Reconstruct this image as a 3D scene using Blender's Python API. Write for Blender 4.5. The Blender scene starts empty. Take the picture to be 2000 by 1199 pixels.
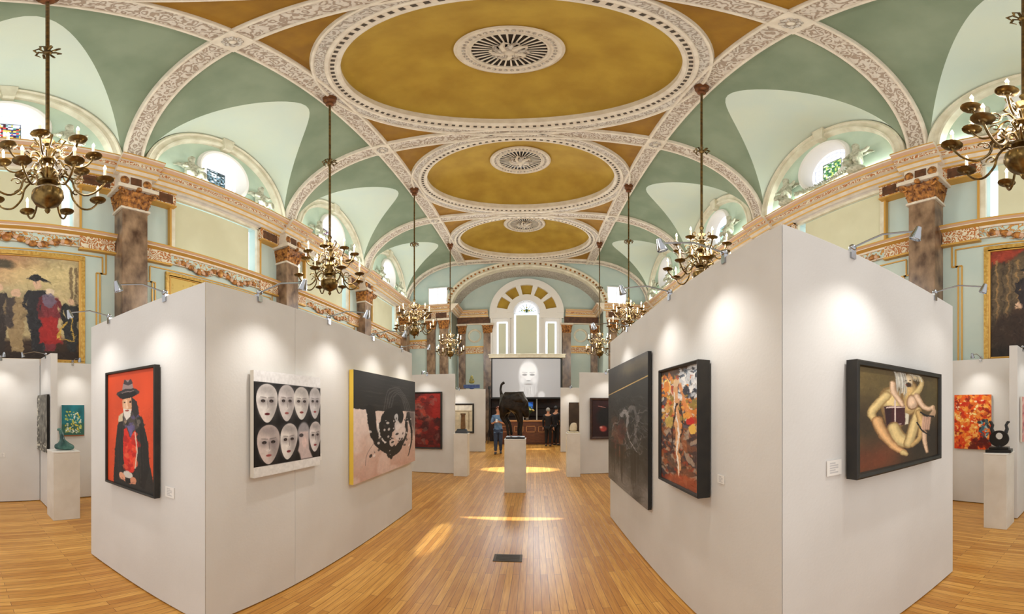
import bpy, bmesh, math, random
import numpy as np
from mathutils import Vector, Matrix
random.seed(7)
rng = np.random.default_rng(11)
PI = math.pi
scn = bpy.context.scene
COL = scn.collection

# ---------------------------------------------------------------- camera
F, X0, YH, EYE = 718.0, 1042.0, 798.0, 1.6
cd = bpy.data.cameras.new('camera')
cd.type = 'PANO'
cd.panorama_type = 'EQUIRECTANGULAR'
cd.longitude_min = -X0 / F
cd.longitude_max = (2000 - X0) / F
cd.latitude_max = YH / F
cd.latitude_min = -(1199 - YH) / F
cam = bpy.data.objects.new('camera', cd)
COL.objects.link(cam)
cam.location = (0, 0, EYE)
cam.rotation_euler = (PI / 2, 0, 0)
cd.clip_start = 0.05
scn.camera = cam

# ---------------------------------------------------------------- colour management, world, lights
scn.view_settings.view_transform = 'Standard'
scn.view_settings.look = 'None'
scn.view_settings.exposure = 0.45
scn.view_settings.gamma = 1.0
scn.view_settings.use_curve_mapping = False
scn.cycles.use_denoising = True
scn.cycles.max_bounces = 8
scn.cycles.diffuse_bounces = 5
scn.cycles.sample_clamp_indirect = 6.0
w = bpy.data.worlds.new('world')
scn.world = w
w.use_nodes = True
w.node_tree.nodes['Background'].inputs[0].default_value = (1.0, 0.955, 0.90, 1)
w.node_tree.nodes['Background'].inputs[1].default_value = 0.76


def lamp(kind, loc, energy, color=(1, 1, 1), size=0.1, rot=None, size_y=None, name='lamp', **kw):
    l = bpy.data.lights.new(name, kind)
    l.energy = energy
    l.color = color
    if kind == 'AREA':
        l.shape = 'RECTANGLE'
        l.size = size
        l.size_y = size_y or size
    elif kind in ('POINT', 'SPOT'):
        l.shadow_soft_size = size
    for k, v in kw.items():
        setattr(l, k, v)
    o = bpy.data.objects.new(name, l)
    COL.objects.link(o)
    o.location = loc
    if rot is not None:
        o.rotation_euler = rot
    return o


# hall geometry (metres): crossings of the ribs, bay centres, wall planes
ZC = 8.8            # flat part of the ceiling
ZS = 6.78           # springing = top of the cornice
CR = [-1.42, 3.13, 7.68, 12.23, 16.78]
BAY = [0.5 * (CR[i] + CR[i + 1]) for i in range(4)]
END = 17.09
REC = 18.5
CX = -0.355         # centre line of the hall
RIB = 2.99          # half distance of the long ribs
SIDES = {'left': dict(s=-1, up=-6.07, low=-6.25, pil=-5.90, cor=-5.65, rib=CX - RIB),
         'right': dict(s=1, up=5.45, low=5.85, pil=5.52, cor=5.28, rib=CX + RIB)}
# soft uplighting kept behind the cornice tops
for sd in SIDES.values():
    for i, yb in enumerate(BAY):
        lamp('AREA', (sd['cor'] - sd['s'] * -0.12, yb, ZS + 0.05), 20, (0.93, 1.0, 0.98), 0.12,
             rot=(PI, sd['s'] * -0.35, 0), size_y=3.8, name='cornice_uplight')
# cool daylight from the windows over the end wall, reaching the nave
lamp('AREA', (CX, 16.6, 5.9), 200, (0.92, 0.96, 1.0), 3.0, rot=(math.radians(-68), 0, 0), size_y=1.6, name='end_window_daylight')


def ray(x, y):
    th = (x - X0) / F
    ph = (YH - y) / F
    return Vector((math.sin(th) * math.cos(ph), math.cos(th) * math.cos(ph), math.sin(ph)))


def at_line(x, A, B):
    """ground point where the azimuth of pixel column x meets the line A-B"""
    th = (x - X0) / F
    d = Vector((math.sin(th), math.cos(th)))
    A = Vector(A[:2]); e = Vector(B[:2]) - A
    # t d = A + u e
    det = d.x * (-e.y) + d.y * e.x
    t = (A.x * (-e.y) + A.y * e.x) / det
    return d * t


def z_at(p, y):
    return EYE + math.hypot(p[0], p[1]) * math.tan((YH - y) / F)


def at_floor(x, y):
    th = (x - X0) / F
    r = EYE / math.tan((y - YH) / F)
    return Vector((r * math.sin(th), r * math.cos(th), 0))


# ---------------------------------------------------------------- materials
def lin(c):
    c = np.asarray(c, float) / 255.0
    return np.where(c <= 0.04045, c / 12.92, ((c + 0.055) / 1.055) ** 2.4)


def rgba(c):
    return tuple(float(v) for v in lin(c)) + (1.0,)


def mat(name, c, rough=0.6, metal=0.0, c2=None, scale=3.0, amt=None, bump=0.0, bscale=None, detail=4, spec=0.5,
        emit=None, estr=0.0, stretch=None, ramp=(0.35, 0.65)):
    m = bpy.data.materials.new(name)
    m.use_nodes = True
    nt = m.node_tree
    b = nt.nodes['Principled BSDF']
    b.inputs['Base Color'].default_value = rgba(c)
    b.inputs['Roughness'].default_value = rough
    b.inputs['Metallic'].default_value = metal
    b.inputs['Specular IOR Level'].default_value = spec
    if c2 is not None or bump:
        tc = nt.nodes.new('ShaderNodeTexCoord')
        mp = nt.nodes.new('ShaderNodeMapping')
        nt.links.new(tc.outputs['Object'], mp.inputs['Vector'])
        if stretch:
            mp.inputs['Scale'].default_value = stretch
    if c2 is not None:
        n = nt.nodes.new('ShaderNodeTexNoise')
        n.inputs['Scale'].default_value = scale
        n.inputs['Detail'].default_value = detail
        nt.links.new(mp.outputs[0], n.inputs['Vector'])
        r = nt.nodes.new('ShaderNodeValToRGB')
        r.color_ramp.elements[0].position = ramp[0]
        r.color_ramp.elements[1].position = ramp[1]
        r.color_ramp.elements[0].color = rgba(c)
        r.color_ramp.elements[1].color = rgba(c2)
        nt.links.new(n.outputs['Fac'], r.inputs['Fac'])
        nt.links.new(r.outputs['Color'], b.inputs['Base Color'])
    if bump:
        n2 = nt.nodes.new('ShaderNodeTexNoise')
        n2.inputs['Scale'].default_value = bscale or scale * 4
        n2.inputs['Detail'].default_value = 3
        nt.links.new(mp.outputs[0], n2.inputs['Vector'])
        bp = nt.nodes.new('ShaderNodeBump')
        bp.inputs['Strength'].default_value = bump
        bp.inputs['Distance'].default_value = 0.01
        nt.links.new(n2.outputs['Fac'], bp.inputs['Height'])
        nt.links.new(bp.outputs[0], b.inputs['Normal'])
    if emit is not None:
        b.inputs['Emission Color'].default_value = rgba(emit)
        b.inputs['Emission Strength'].default_value = estr
    return m


def ornament(name, c, c2, scale=11.0, thr=(0.30, 0.42), bump=0.5, rough=0.6, c3=None):
    """scrolling plaster ornament: distorted cells over a ground colour"""
    m = bpy.data.materials.new(name)
    m.use_nodes = True
    nt = m.node_tree
    b = nt.nodes['Principled BSDF']
    b.inputs['Roughness'].default_value = rough
    tc = nt.nodes.new('ShaderNodeTexCoord')
    nz = nt.nodes.new('ShaderNodeTexNoise'); nz.inputs['Scale'].default_value = 7
    nt.links.new(tc.outputs['Object'], nz.inputs['Vector'])
    mx = nt.nodes.new('ShaderNodeVectorMath'); mx.operation = 'MULTIPLY_ADD'
    mx.inputs[1].default_value = (0.22, 0.22, 0.22)
    nt.links.new(nz.outputs['Color'], mx.inputs[0])
    nt.links.new(tc.outputs['Object'], mx.inputs[2])
    vo = nt.nodes.new('ShaderNodeTexVoronoi'); vo.feature = 'F1'
    vo.inputs['Scale'].default_value = scale
    nt.links.new(mx.outputs[0], vo.inputs['Vector'])
    wv = nt.nodes.new('ShaderNodeMath'); wv.operation = 'SINE'
    ml = nt.nodes.new('ShaderNodeMath'); ml.operation = 'MULTIPLY'; ml.inputs[1].default_value = 17.0
    nt.links.new(vo.outputs['Distance'], ml.inputs[0])
    nt.links.new(ml.outputs[0], wv.inputs[0])
    h = nt.nodes.new('ShaderNodeMapRange')
    h.inputs['From Min'].default_value = -1; h.inputs['From Max'].default_value = 1
    nt.links.new(wv.outputs[0], h.inputs['Value'])
    r = nt.nodes.new('ShaderNodeValToRGB')
    e = r.color_ramp.elements
    e[0].position = thr[0]; e[1].position = thr[1]
    e[0].color = rgba(c2); e[1].color = rgba(c)
    if c3 is not None:
        q = e.new(0.85); q.color = rgba(c3)
    nt.links.new(h.outputs[0], r.inputs['Fac'])
    nt.links.new(r.outputs['Color'], b.inputs['Base Color'])
    bp = nt.nodes.new('ShaderNodeBump'); bp.inputs['Strength'].default_value = bump
    bp.inputs['Distance'].default_value = 0.02
    nt.links.new(h.outputs[0], bp.inputs['Height'])
    nt.links.new(bp.outputs[0], b.inputs['Normal'])
    return m


M = {}
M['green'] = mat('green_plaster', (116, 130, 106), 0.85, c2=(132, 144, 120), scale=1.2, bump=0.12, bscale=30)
M['wallgreen'] = mat('blue_green_paint', (184, 202, 196), 0.75, c2=(194, 208, 200), scale=1.5)
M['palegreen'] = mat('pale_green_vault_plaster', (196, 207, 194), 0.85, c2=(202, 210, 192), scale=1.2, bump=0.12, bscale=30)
M['lunette'] = mat('pale_green_plaster', (196, 214, 194), 0.8, c2=(184, 204, 186), scale=2.0)
M['cream'] = mat('cream_plaster', (222, 212, 194), 0.7, c2=(208, 196, 178), scale=6, bump=0.2, bscale=40)
M['moulding'] = mat('ivory_moulding', (226, 221, 200), 0.6, c2=(208, 200, 176), scale=4)
M['ribband'] = ornament('scroll_band', (208, 198, 184), (158, 140, 122), scale=6.5, thr=(0.2, 0.6))
M['ringband'] = ornament('guilloche_band', (204, 197, 186), (158, 146, 132), scale=7.5, thr=(0.15, 0.6))
M['eggdart'] = mat('egg_and_dart_dark', (74, 64, 52), 0.7)
M['gold'] = mat('ochre_dome_paint', (178, 146, 52), 0.8, c2=(160, 126, 40), scale=1.6, bump=0.3, bscale=35)
M['amber'] = mat('amber_spandrel_paint', (150, 108, 16), 0.7, c2=(134, 94, 14), scale=3)
M['gilt'] = mat('gilding', (204, 158, 84), 0.42, 0.3, c2=(150, 92, 44), scale=9, bump=0.3, bscale=60)
M['giltdark'] = mat('dark_gilding', (88, 44, 18), 0.5, 0.25, c2=(196, 134, 62), scale=13, bump=0.8, bscale=60)
M['giltline'] = mat('gold_line', (206, 160, 78), 0.45, 0.25)
M['rose'] = mat('rose_line', (200, 164, 136), 0.6)
M['frieze'] = ornament('gilded_frieze', (214, 196, 160), (178, 108, 52), scale=9, thr=(0.3, 0.5), c3=(224, 214, 190))
M['bluefrieze'] = ornament('painted_frieze', (186, 206, 198), (190, 138, 66), scale=7, thr=(0.22, 0.34), bump=0.25)
M['darkpanel'] = mat('brown_marble_panel', (72, 44, 28), 0.35, c2=(104, 66, 42), scale=8)
M['marble'] = mat('brown_marble', (70, 48, 36), 0.3, c2=(164, 136, 108), scale=5.0, detail=9, stretch=(1, 1, 0.6), ramp=(0.3, 0.72))
M['blind'] = mat('cream_blind', (212, 211, 180), 0.8, c2=(204, 202, 170), scale=1.2)
M['daylight'] = mat('daylit_glass', (240, 246, 255), 0.3, emit=(226, 238, 255), estr=1.0)
M['panel'] = mat('white_partition_paint', (222, 221, 219), 0.75, c2=(214, 212, 209), scale=1.4, bump=0.08, bscale=50)
M['white'] = mat('white_paint', (232, 229, 224), 0.55)
M['plinth'] = mat('plinth_paint', (228, 224, 216), 0.6, c2=(216, 210, 200), scale=3)
M['brass'] = mat('old_brass', (142, 116, 68), 0.3, 0.9, c2=(82, 64, 38), scale=14)
M['brassdark'] = mat('dark_brass', (86, 72, 48), 0.35, 0.85, c2=(130, 104, 60), scale=14)
M['bronze'] = mat('brown_bronze_cup', (118, 70, 30), 0.5, 0.4, c2=(86, 48, 22), scale=14)
M['candle'] = mat('candle_tube', (244, 232, 204), 0.5, emit=(255, 232, 190), estr=0.35)
M['flame'] = mat('candle_bulb', (255, 244, 214), 0.3, emit=(255, 226, 170), estr=14.0)
M['black'] = mat('black_lacquer', (20, 18, 17), 0.35)
M['blackwood'] = mat('black_frame_wood', (26, 24, 22), 0.45, c2=(40, 36, 30), scale=10)
M['brownwood'] = mat('dark_brown_frame', (50, 30, 22), 0.4, c2=(70, 42, 28), scale=12)
M['goldwood'] = mat('gilt_frame_wood', (206, 172, 92), 0.4, 0.35, c2=(176, 132, 52), scale=18)
M['chrome'] = mat('chrome', (176, 180, 188), 0.16, 1.0)
M['steel'] = mat('grey_metal', (128, 128, 128), 0.4, 0.7)
M['lens'] = mat('spot_lens', (255, 246, 226), 0.3, emit=(255, 240, 214), estr=14)
M['canvas'] = mat('canvas_edge', (222, 216, 204), 0.8)
M['yellowedge'] = mat('yellow_canvas_edge', (226, 190, 70), 0.7)
M['statue'] = mat('aged_plaster', (206, 206, 184), 0.75, c2=(150, 152, 130), scale=14, bump=0.5, bscale=50)
M['screenblack'] = mat('screen_border', (18, 18, 20), 0.6)
M['barwood'] = mat('bar_wood', (118, 66, 34), 0.35, c2=(88, 46, 24), scale=5, stretch=(1, 1, 6))
M['palewood'] = mat('pale_bar_trim', (196, 138, 84), 0.4)
M['bardark'] = mat('dark_bar_back', (30, 20, 18), 0.6, c2=(52, 28, 22), scale=4)


def vcol_mat(name, rough=0.6, emit=0.0, spec=0.4):
    m = bpy.data.materials.new(name)
    m.use_nodes = True
    nt = m.node_tree
    b = nt.nodes['Principled BSDF']
    b.inputs['Roughness'].default_value = rough
    b.inputs['Specular IOR Level'].default_value = spec
    a = nt.nodes.new('ShaderNodeAttribute')
    a.attribute_name = 'paint'
    nt.links.new(a.outputs['Color'], b.inputs['Base Color'])
    if emit:
        nt.links.new(a.outputs['Color'], b.inputs['Emission Color'])
        b.inputs['Emission Strength'].default_value = emit
    return m


M['paint'] = vcol_mat('oil_paint', 0.5)
M['glasspaint'] = vcol_mat('stained_glass', 0.3, emit=0.55)
M['projection'] = vcol_mat('projected_picture', 0.8, emit=0.32)


def floor_mat():
    m = bpy.data.materials.new('maple_strip_floor')
    m.use_nodes = True
    nt = m.node_tree
    b = nt.nodes['Principled BSDF']
    tc = nt.nodes.new('ShaderNodeTexCoord')
    mp = nt.nodes.new('ShaderNodeMapping')
    mp.inputs['Rotation'].default_value = (0, 0, PI / 2)
    nt.links.new(tc.outputs['Object'], mp.inputs['Vector'])
    br = nt.nodes.new('ShaderNodeTexBrick')
    br.offset = 0.37; br.offset_frequency = 2
    br.inputs['Scale'].default_value = 1.0
    br.inputs['Brick Width'].default_value = 1.1
    br.inputs['Row Height'].default_value = 0.062
    br.inputs['Mortar Size'].default_value = 0.0022
    br.inputs['Mortar Smooth'].default_value = 0.3
    br.inputs['Bias'].default_value = 0.0
    br.inputs['Color1'].default_value = rgba((242, 190, 104))
    br.inputs['Color2'].default_value = rgba((208, 150, 70))
    br.inputs['Mortar'].default_value = rgba((132, 92, 48))
    nt.links.new(mp.outputs[0], br.inputs['Vector'])
    mp2 = nt.nodes.new('ShaderNodeMapping')
    mp2.inputs['Scale'].default_value = (22, 1.2, 1)
    nt.links.new(tc.outputs['Object'], mp2.inputs['Vector'])
    gr = nt.nodes.new('ShaderNodeTexNoise'); gr.inputs['Scale'].default_value = 3.0; gr.inputs['Detail'].default_value = 6
    nt.links.new(mp2.outputs[0], gr.inputs['Vector'])
    big = nt.nodes.new('ShaderNodeTexNoise'); big.inputs['Scale'].default_value = 0.8; big.inputs['Detail'].default_value = 3
    nt.links.new(tc.outputs['Object'], big.inputs['Vector'])
    mix = nt.nodes.new('ShaderNodeMix'); mix.data_type = 'RGBA'; mix.blend_type = 'MULTIPLY'
    mix.inputs[0].default_value = 0.75
    rp = nt.nodes.new('ShaderNodeValToRGB')
    rp.color_ramp.elements[0].position = 0.3; rp.color_ramp.elements[0].color = rgba((204, 180, 146))
    rp.color_ramp.elements[1].position = 0.7; rp.color_ramp.elements[1].color = (1, 1, 1, 1)
    nt.links.new(gr.outputs['Fac'], rp.inputs['Fac'])
    nt.links.new(br.outputs['Color'], mix.inputs[6])
    nt.links.new(rp.outputs['Color'], mix.inputs[7])
    mix2 = nt.nodes.new('ShaderNodeMix'); mix2.data_type = 'RGBA'; mix2.blend_type = 'MULTIPLY'
    mix2.inputs[0].default_value = 0.5
    rp2 = nt.nodes.new('ShaderNodeValToRGB')
    rp2.color_ramp.elements[0].position = 0.35; rp2.color_ramp.elements[0].color = rgba((228, 208, 172))
    rp2.color_ramp.elements[1].position = 0.65; rp2.color_ramp.elements[1].color = (1, 1, 1, 1)
    nt.links.new(big.outputs['Fac'], rp2.inputs['Fac'])
    nt.links.new(mix.outputs[2], mix2.inputs[6])
    nt.links.new(rp2.outputs['Color'], mix2.inputs[7])
    nt.links.new(mix2.outputs[2], b.inputs['Base Color'])
    b.inputs['Roughness'].default_value = 0.32
    b.inputs['Specular IOR Level'].default_value = 0.45
    bp = nt.nodes.new('ShaderNodeBump'); bp.inputs['Strength'].default_value = 0.25; bp.inputs['Distance'].default_value = 0.004
    nt.links.new(br.outputs['Fac'], bp.inputs['Height']); bp.invert = True
    nt.links.new(bp.outputs[0], b.inputs['Normal'])
    return m


M['floor'] = floor_mat()
M['paleblind'] = mat('pale_window_blind', (216, 218, 196), 0.8)


# ---------------------------------------------------------------- mesh builder
class MB:
    def __init__(self):
        self.v = []; self.f = []; self.m = []

    def add(self, vs, fs, mi=0):
        o = len(self.v)
        self.v.extend([tuple(p) for p in vs])
        for f in fs:
            self.f.append(tuple(i + o for i in f)); self.m.append(mi)
        return self

    def box(self, lo, hi, mi=0, T=None):
        x0, y0, z0 = lo; x1, y1, z1 = hi
        vs = [(x0, y0, z0), (x1, y0, z0), (x1, y1, z0), (x0, y1, z0), (x0, y0, z1), (x1, y0, z1), (x1, y1, z1), (x0, y1, z1)]
        if T is not None:
            vs = [T @ Vector(p) for p in vs]
        return self.add(vs, [(0, 3, 2, 1), (4, 5, 6, 7), (0, 1, 5, 4), (1, 2, 6, 5), (2, 3, 7, 6), (3, 0, 4, 7)], mi)

    def cbox(self, c, s, mi=0, T=None):
        return self.box([c[i] - s[i] / 2 for i in range(3)], [c[i] + s[i] / 2 for i in range(3)], mi, T)

    def frustum(self, c, s0, s1, z0, z1, mi=0):
        a, b = s0[0] / 2, s0[1] / 2; d, e = s1[0] / 2, s1[1] / 2
        x, y = c
        vs = [(x - a, y - b, z0), (x + a, y - b, z0), (x + a, y + b, z0), (x - a, y + b, z0),
              (x - d, y - e, z1), (x + d, y - e, z1), (x + d, y + e, z1), (x - d, y + e, z1)]
        return self.add(vs, [(0, 3, 2, 1), (4, 5, 6, 7), (0, 1, 5, 4), (1, 2, 6, 5), (2, 3, 7, 6), (3, 0, 4, 7)], mi)

    def grid(self, fn, nu, nv, mi=0, wrap_u=False, wrap_v=False):
        vs = [fn(i / (nu if wrap_u else nu), j / nv) for j in range(nv + (0 if wrap_v else 1)) for i in range(nu + (0 if wrap_u else 1))]
        W = nu + (0 if wrap_u else 1)
        H = nv + (0 if wrap_v else 1)
        fs = []
        for j in range(nv):
            for i in range(nu):
                i1 = (i + 1) % W; j1 = (j + 1) % H
                fs.append((j * W + i, j * W + i1, j1 * W + i1, j1 * W + i))
        return self.add(vs, fs, mi)

    def lathe(self, prof, n=16, c=(0, 0, 0), mi=0, axis='z', T=None):
        vs = []; fs = []
        k = len(prof)
        for i in range(n):
            a = 2 * PI * i / n
            for r, z in prof:
                p = Vector((r * math.cos(a), r * math.sin(a), z))
                if axis == 'x': p = Vector((p.z, p.x, p.y))
                if axis == 'y': p = Vector((p.x, p.z, p.y))
                if T is not None: p = T @ p
                vs.append((p.x + c[0], p.y + c[1], p.z + c[2]))
        for i in range(n):
            j = (i + 1) % n
            for q in range(k - 1):
                fs.append((i * k + q, j * k + q, j * k + q + 1, i * k + q + 1))
        return self.add(vs, fs, mi)

    def tube(self, pts, rad, n=8, mi=0, cap=True):
        pts = [Vector(p) for p in pts]
        if not hasattr(rad, '__len__'): rad = [rad] * len(pts)
        vs = []; fs = []
        up = Vector((0, 0, 1))
        prev = None
        for i, p in enumerate(pts):
            t = (pts[min(i + 1, len(pts) - 1)] - pts[max(i - 1, 0)])
            t = t.normalized() if t.length > 1e-9 else Vector((0, 0, 1))
            if prev is None:
                a = up if abs(t.z) < 0.9 else Vector((1, 0, 0))
                s = t.cross(a).normalized()
            else:
                s = (prev - t * prev.dot(t)).normalized()
            prev = s
            u = s.cross(t)
            for k in range(n):
                an = 2 * PI * k / n
                vs.append(p + (s * math.cos(an) + u * math.sin(an)) * rad[i])
        for i in range(len(pts) - 1):
            for k in range(n):
                k1 = (k + 1) % n
                fs.append((i * n + k, i * n + k1, (i + 1) * n + k1, (i + 1) * n + k))
        if cap:
            fs.append(tuple(range(n))[::-1]); fs.append(tuple((len(pts) - 1) * n + k for k in range(n)))
        return self.add(vs, fs, mi)

    def sweep(self, path, sides, outs, prof, mis=None, closed=False):
        """path points, per point side vector and out vector; prof = [(side, out)...]"""
        vs = []; k = len(prof)
        for p, s, o in zip(path, sides, outs):
            for a, b in prof:
                vs.append(Vector(p) + Vector(s) * a + Vector(o) * b)
        n = len(path)
        o0 = len(self.v)
        self.v.extend([tuple(p) for p in vs])
        for i in range(n if closed else n - 1):
            j = (i + 1) % n
            for q in range(k - 1):
                self.f.append((o0 + i * k + q, o0 + j * k + q, o0 + j * k + q + 1, o0 + i * k + q + 1))
                self.m.append(mis[q] if mis else 0)
        if not closed:
            self.f.append(tuple(o0 + q for q in range(k))); self.m.append(mis[0] if mis else 0)
            self.f.append(tuple(o0 + (n - 1) * k + q for q in range(k))[::-1]); self.m.append(mis[0] if mis else 0)
        return self

    def sphere(self, c, r, n=12, mi=0, sc=(1, 1, 1)):
        prof = [(max(1e-4, math.sin(PI * i / n)) * r, -math.cos(PI * i / n) * r) for i in range(n + 1)]
        vs0 = len(self.v)
        self.lathe(prof, n * 2 if n < 8 else n + 4, (0, 0, 0), mi)
        for i in range(vs0, len(self.v)):
            x, y, z = self.v[i]
            self.v[i] = (x * sc[0] + c[0], y * sc[1] + c[1], z * sc[2] + c[2])
        return self

    def mesh(self, name, mats, smooth=None, fix=True):
        me = bpy.data.meshes.new(name)
        me.from_pydata(self.v, [], self.f)
        for m in mats:
            me.materials.append(M[m] if isinstance(m, str) else m)
        me.polygons.foreach_set('material_index', self.m)
        if fix:
            bm = bmesh.new(); bm.from_mesh(me)
            bmesh.ops.remove_doubles(bm, verts=bm.verts, dist=1e-5)
            bmesh.ops.recalc_face_normals(bm, faces=bm.faces)
            bm.to_mesh(me); bm.free()
        if smooth:
            me.polygons.foreach_set('use_smooth', [True] * len(me.polygons))
            me.set_sharp_from_angle(angle=math.radians(smooth))
        me.update()
        return me

    def build(self, name, mats, parent=None, smooth=None, fix=True, loc=None):
        if not isinstance(mats, (list, tuple)): mats = [mats]
        o = bpy.data.objects.new(name, self.mesh(name, mats, smooth, fix))
        COL.objects.link(o)
        if parent is not None: o.parent = parent
        if loc is not None: o.location = loc
        return o


def tag(o, label, cat, group=None, kind=None):
    if label: o['label'] = label
    if cat: o['category'] = cat
    if group: o['group'] = group
    if kind: o['kind'] = kind
    return o


def struct(o):
    o['kind'] = 'structure'
    return o


def empty(name, loc=(0, 0, 0), rz=0.0):
    o = bpy.data.objects.new(name, None)
    o.empty_display_size = 0.1
    COL.objects.link(o)
    o.location = loc; o.rotation_euler = (0, 0, rz)
    return o


def bevel(o, wd=0.004, seg=2):
    b = o.modifiers.new('bevel', 'BEVEL'); b.width = wd; b.segments = seg; b.limit_method = 'ANGLE'
    return o


def copy_tree(o, parent=None):
    c = o.copy(); COL.objects.link(c); c.parent = parent
    for ch in o.children:
        copy_tree(ch, c)
    return c


def ell_pts(a, b, n):
    return [(a * math.cos(2 * PI * i / n), b * math.sin(2 * PI * i / n)) for i in range(n)]

# ================================================================ FLOOR
fl = MB().box((-6.6, -1.6, -0.1), (6.2, 19.6, 0.0)).build('floor', 'floor')
struct(fl)

# ================================================================ CEILING
# vault surfaces between the long ribs and the side walls, one mesh; flat part with coffer openings
cb = MB()
HL, RL, RM = 2.08, 1.985, ZC - ZS


def zl(y): return ZS + RL * math.sqrt(max(0.0, 1 - (y / HL) ** 2))


for sd in SIDES.values():
    s, up, rib = sd['s'], sd['up'], sd['rib']
    rx = abs(up - rib)

    def zm(t): return ZS + RM * math.sqrt(max(0, 1 - t * t))       # t: 0 at the rib, 1 at the wall

    for yb in BAY:
        N = 44
        ys = [HL * math.sin(-PI / 2 + PI * i / N) for i in range(N + 1)]

        def groin(y):
            q = (zl(y) - ZS) / RM
            return math.sqrt(max(0, 1 - q * q))

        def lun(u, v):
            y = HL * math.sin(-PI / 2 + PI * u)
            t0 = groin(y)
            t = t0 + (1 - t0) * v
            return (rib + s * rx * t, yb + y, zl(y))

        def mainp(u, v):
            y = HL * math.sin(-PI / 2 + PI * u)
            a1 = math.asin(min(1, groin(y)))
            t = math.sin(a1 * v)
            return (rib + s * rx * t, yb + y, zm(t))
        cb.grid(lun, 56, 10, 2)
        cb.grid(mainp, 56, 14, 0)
        for e in (-1, 1):
            ya, yc = yb + e * HL, yb + e * 2.275
            cb.grid(lambda u, v: (rib + s * rx * math.sin(PI / 2 * v), ya + (yc - ya) * u, zm(math.sin(PI / 2 * v))), 1, 20, 0)
    cb.grid(lambda u, v: (rib + s * rx * math.sin(PI / 2 * v), CR[4] + (END - CR[4]) * u, zm(math.sin(PI / 2 * v))), 1, 20, 0)
# flat field with oval openings
OA, OB = 2.58, 1.93
hx, hy = RIB, 2.275
for yb in BAY:
    n = 96

    def edge(a):
        c, q = math.cos(a), math.sin(a)
        k = min(hx / abs(c) if abs(c) > 1e-6 else 1e9, hy / abs(q) if abs(q) > 1e-6 else 1e9)
        return c * k, q * k
    angs = sorted([2 * PI * i / n for i in range(n)] + [math.atan2(hy * j, hx * i) % (2 * PI) for i in (-1, 1) for j in (-1, 1)])

    def flat(u, v):
        a = angs[int(round(u * len(angs))) % len(angs)]
        ex, ey = edge(a)
        k = 1 / math.hypot(math.cos(a) / OA, math.sin(a) / OB)
        ix, iy = math.cos(a) * k, math.sin(a) * k
        return (CX + ix + (ex - ix) * v, yb + iy + (ey - iy) * v, ZC)
    cb.grid(flat, len(angs), 1, 1, wrap_u=True)
cb.grid(lambda u, v: (CX - RIB + 2 * RIB * u, CR[4] + (END - CR[4]) * v, ZC), 1, 1, 0)
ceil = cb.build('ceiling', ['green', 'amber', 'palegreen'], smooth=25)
struct(ceil)

rib_prof = [(-0.21, 0.02), (-0.21, -0.05), (-0.19, -0.09), (-0.15, -0.09), (-0.14, -0.055), (0.14, -0.055), (0.15, -0.09), (0.19, -0.09), (0.21, -0.05), (0.21, 0.02)]
rib_mi = [0, 0, 0, 0, 1, 0, 0, 0, 0]
tn = 0


def trim(o):
    global tn
    tn += 1
    o.name = 'trim_%d' % tn
    return struct(o)


# long ribs
for sx in (-1, 1):
    b = MB()
    xs = CX + sx * RIB
    b.sweep([(xs, y, ZC) for y in (-1.6, END)], [(1, 0, 0)] * 2, [(0, 0, 1)] * 2, rib_prof, rib_mi)
    trim(b.build('rib', ['cream', 'ribband'], smooth=30))
# transverse ribs, running down to the cornice on both sides
for c in CR[1:] + [CR[0]]:
    b = MB()
    path = []; outs = []
    for key in ('left', 'right'):
        sd = SIDES[key]; s, up, rib = sd['s'], sd['up'], sd['rib']
        rx = abs(up - rib)
        seg = []
        for i in range(25):
            t = PI / 2 * i / 24
            x = rib + s * rx * math.sin(t); z = ZS + RM * math.cos(t)
            nrm = Vector((s * math.sin(t) / rx, 0, math.cos(t) / RM)).normalized()
            seg.append(((x, c, z), nrm))
        if key == 'left': seg = seg[::-1]
        path += [p for p, n_ in seg]; outs += [n_ for p, n_ in seg]
    b.sweep(path, [(0, 1, 0)] * len(path), outs, rib_prof, rib_mi)
    # rosette at each crossing
    for sx in (-1, 1):
        x = CX + sx * RIB
        b.cbox((x, c, ZC - 0.075), (0.42, 0.42, 0.05), 0)
        for k in range(8):
            a = k * PI / 4
            b.sphere((x + 0.1 * math.cos(a), c + 0.1 * math.sin(a), ZC - 0.105), 0.045, 6, 2, (1, 1, 0.6))
        b.sphere((x, c, ZC - 0.115), 0.05, 6, 0, (1, 1, 0.7))
    trim(b.build('rib', ['cream', 'ribband', 'ringband'], smooth=30))

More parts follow.
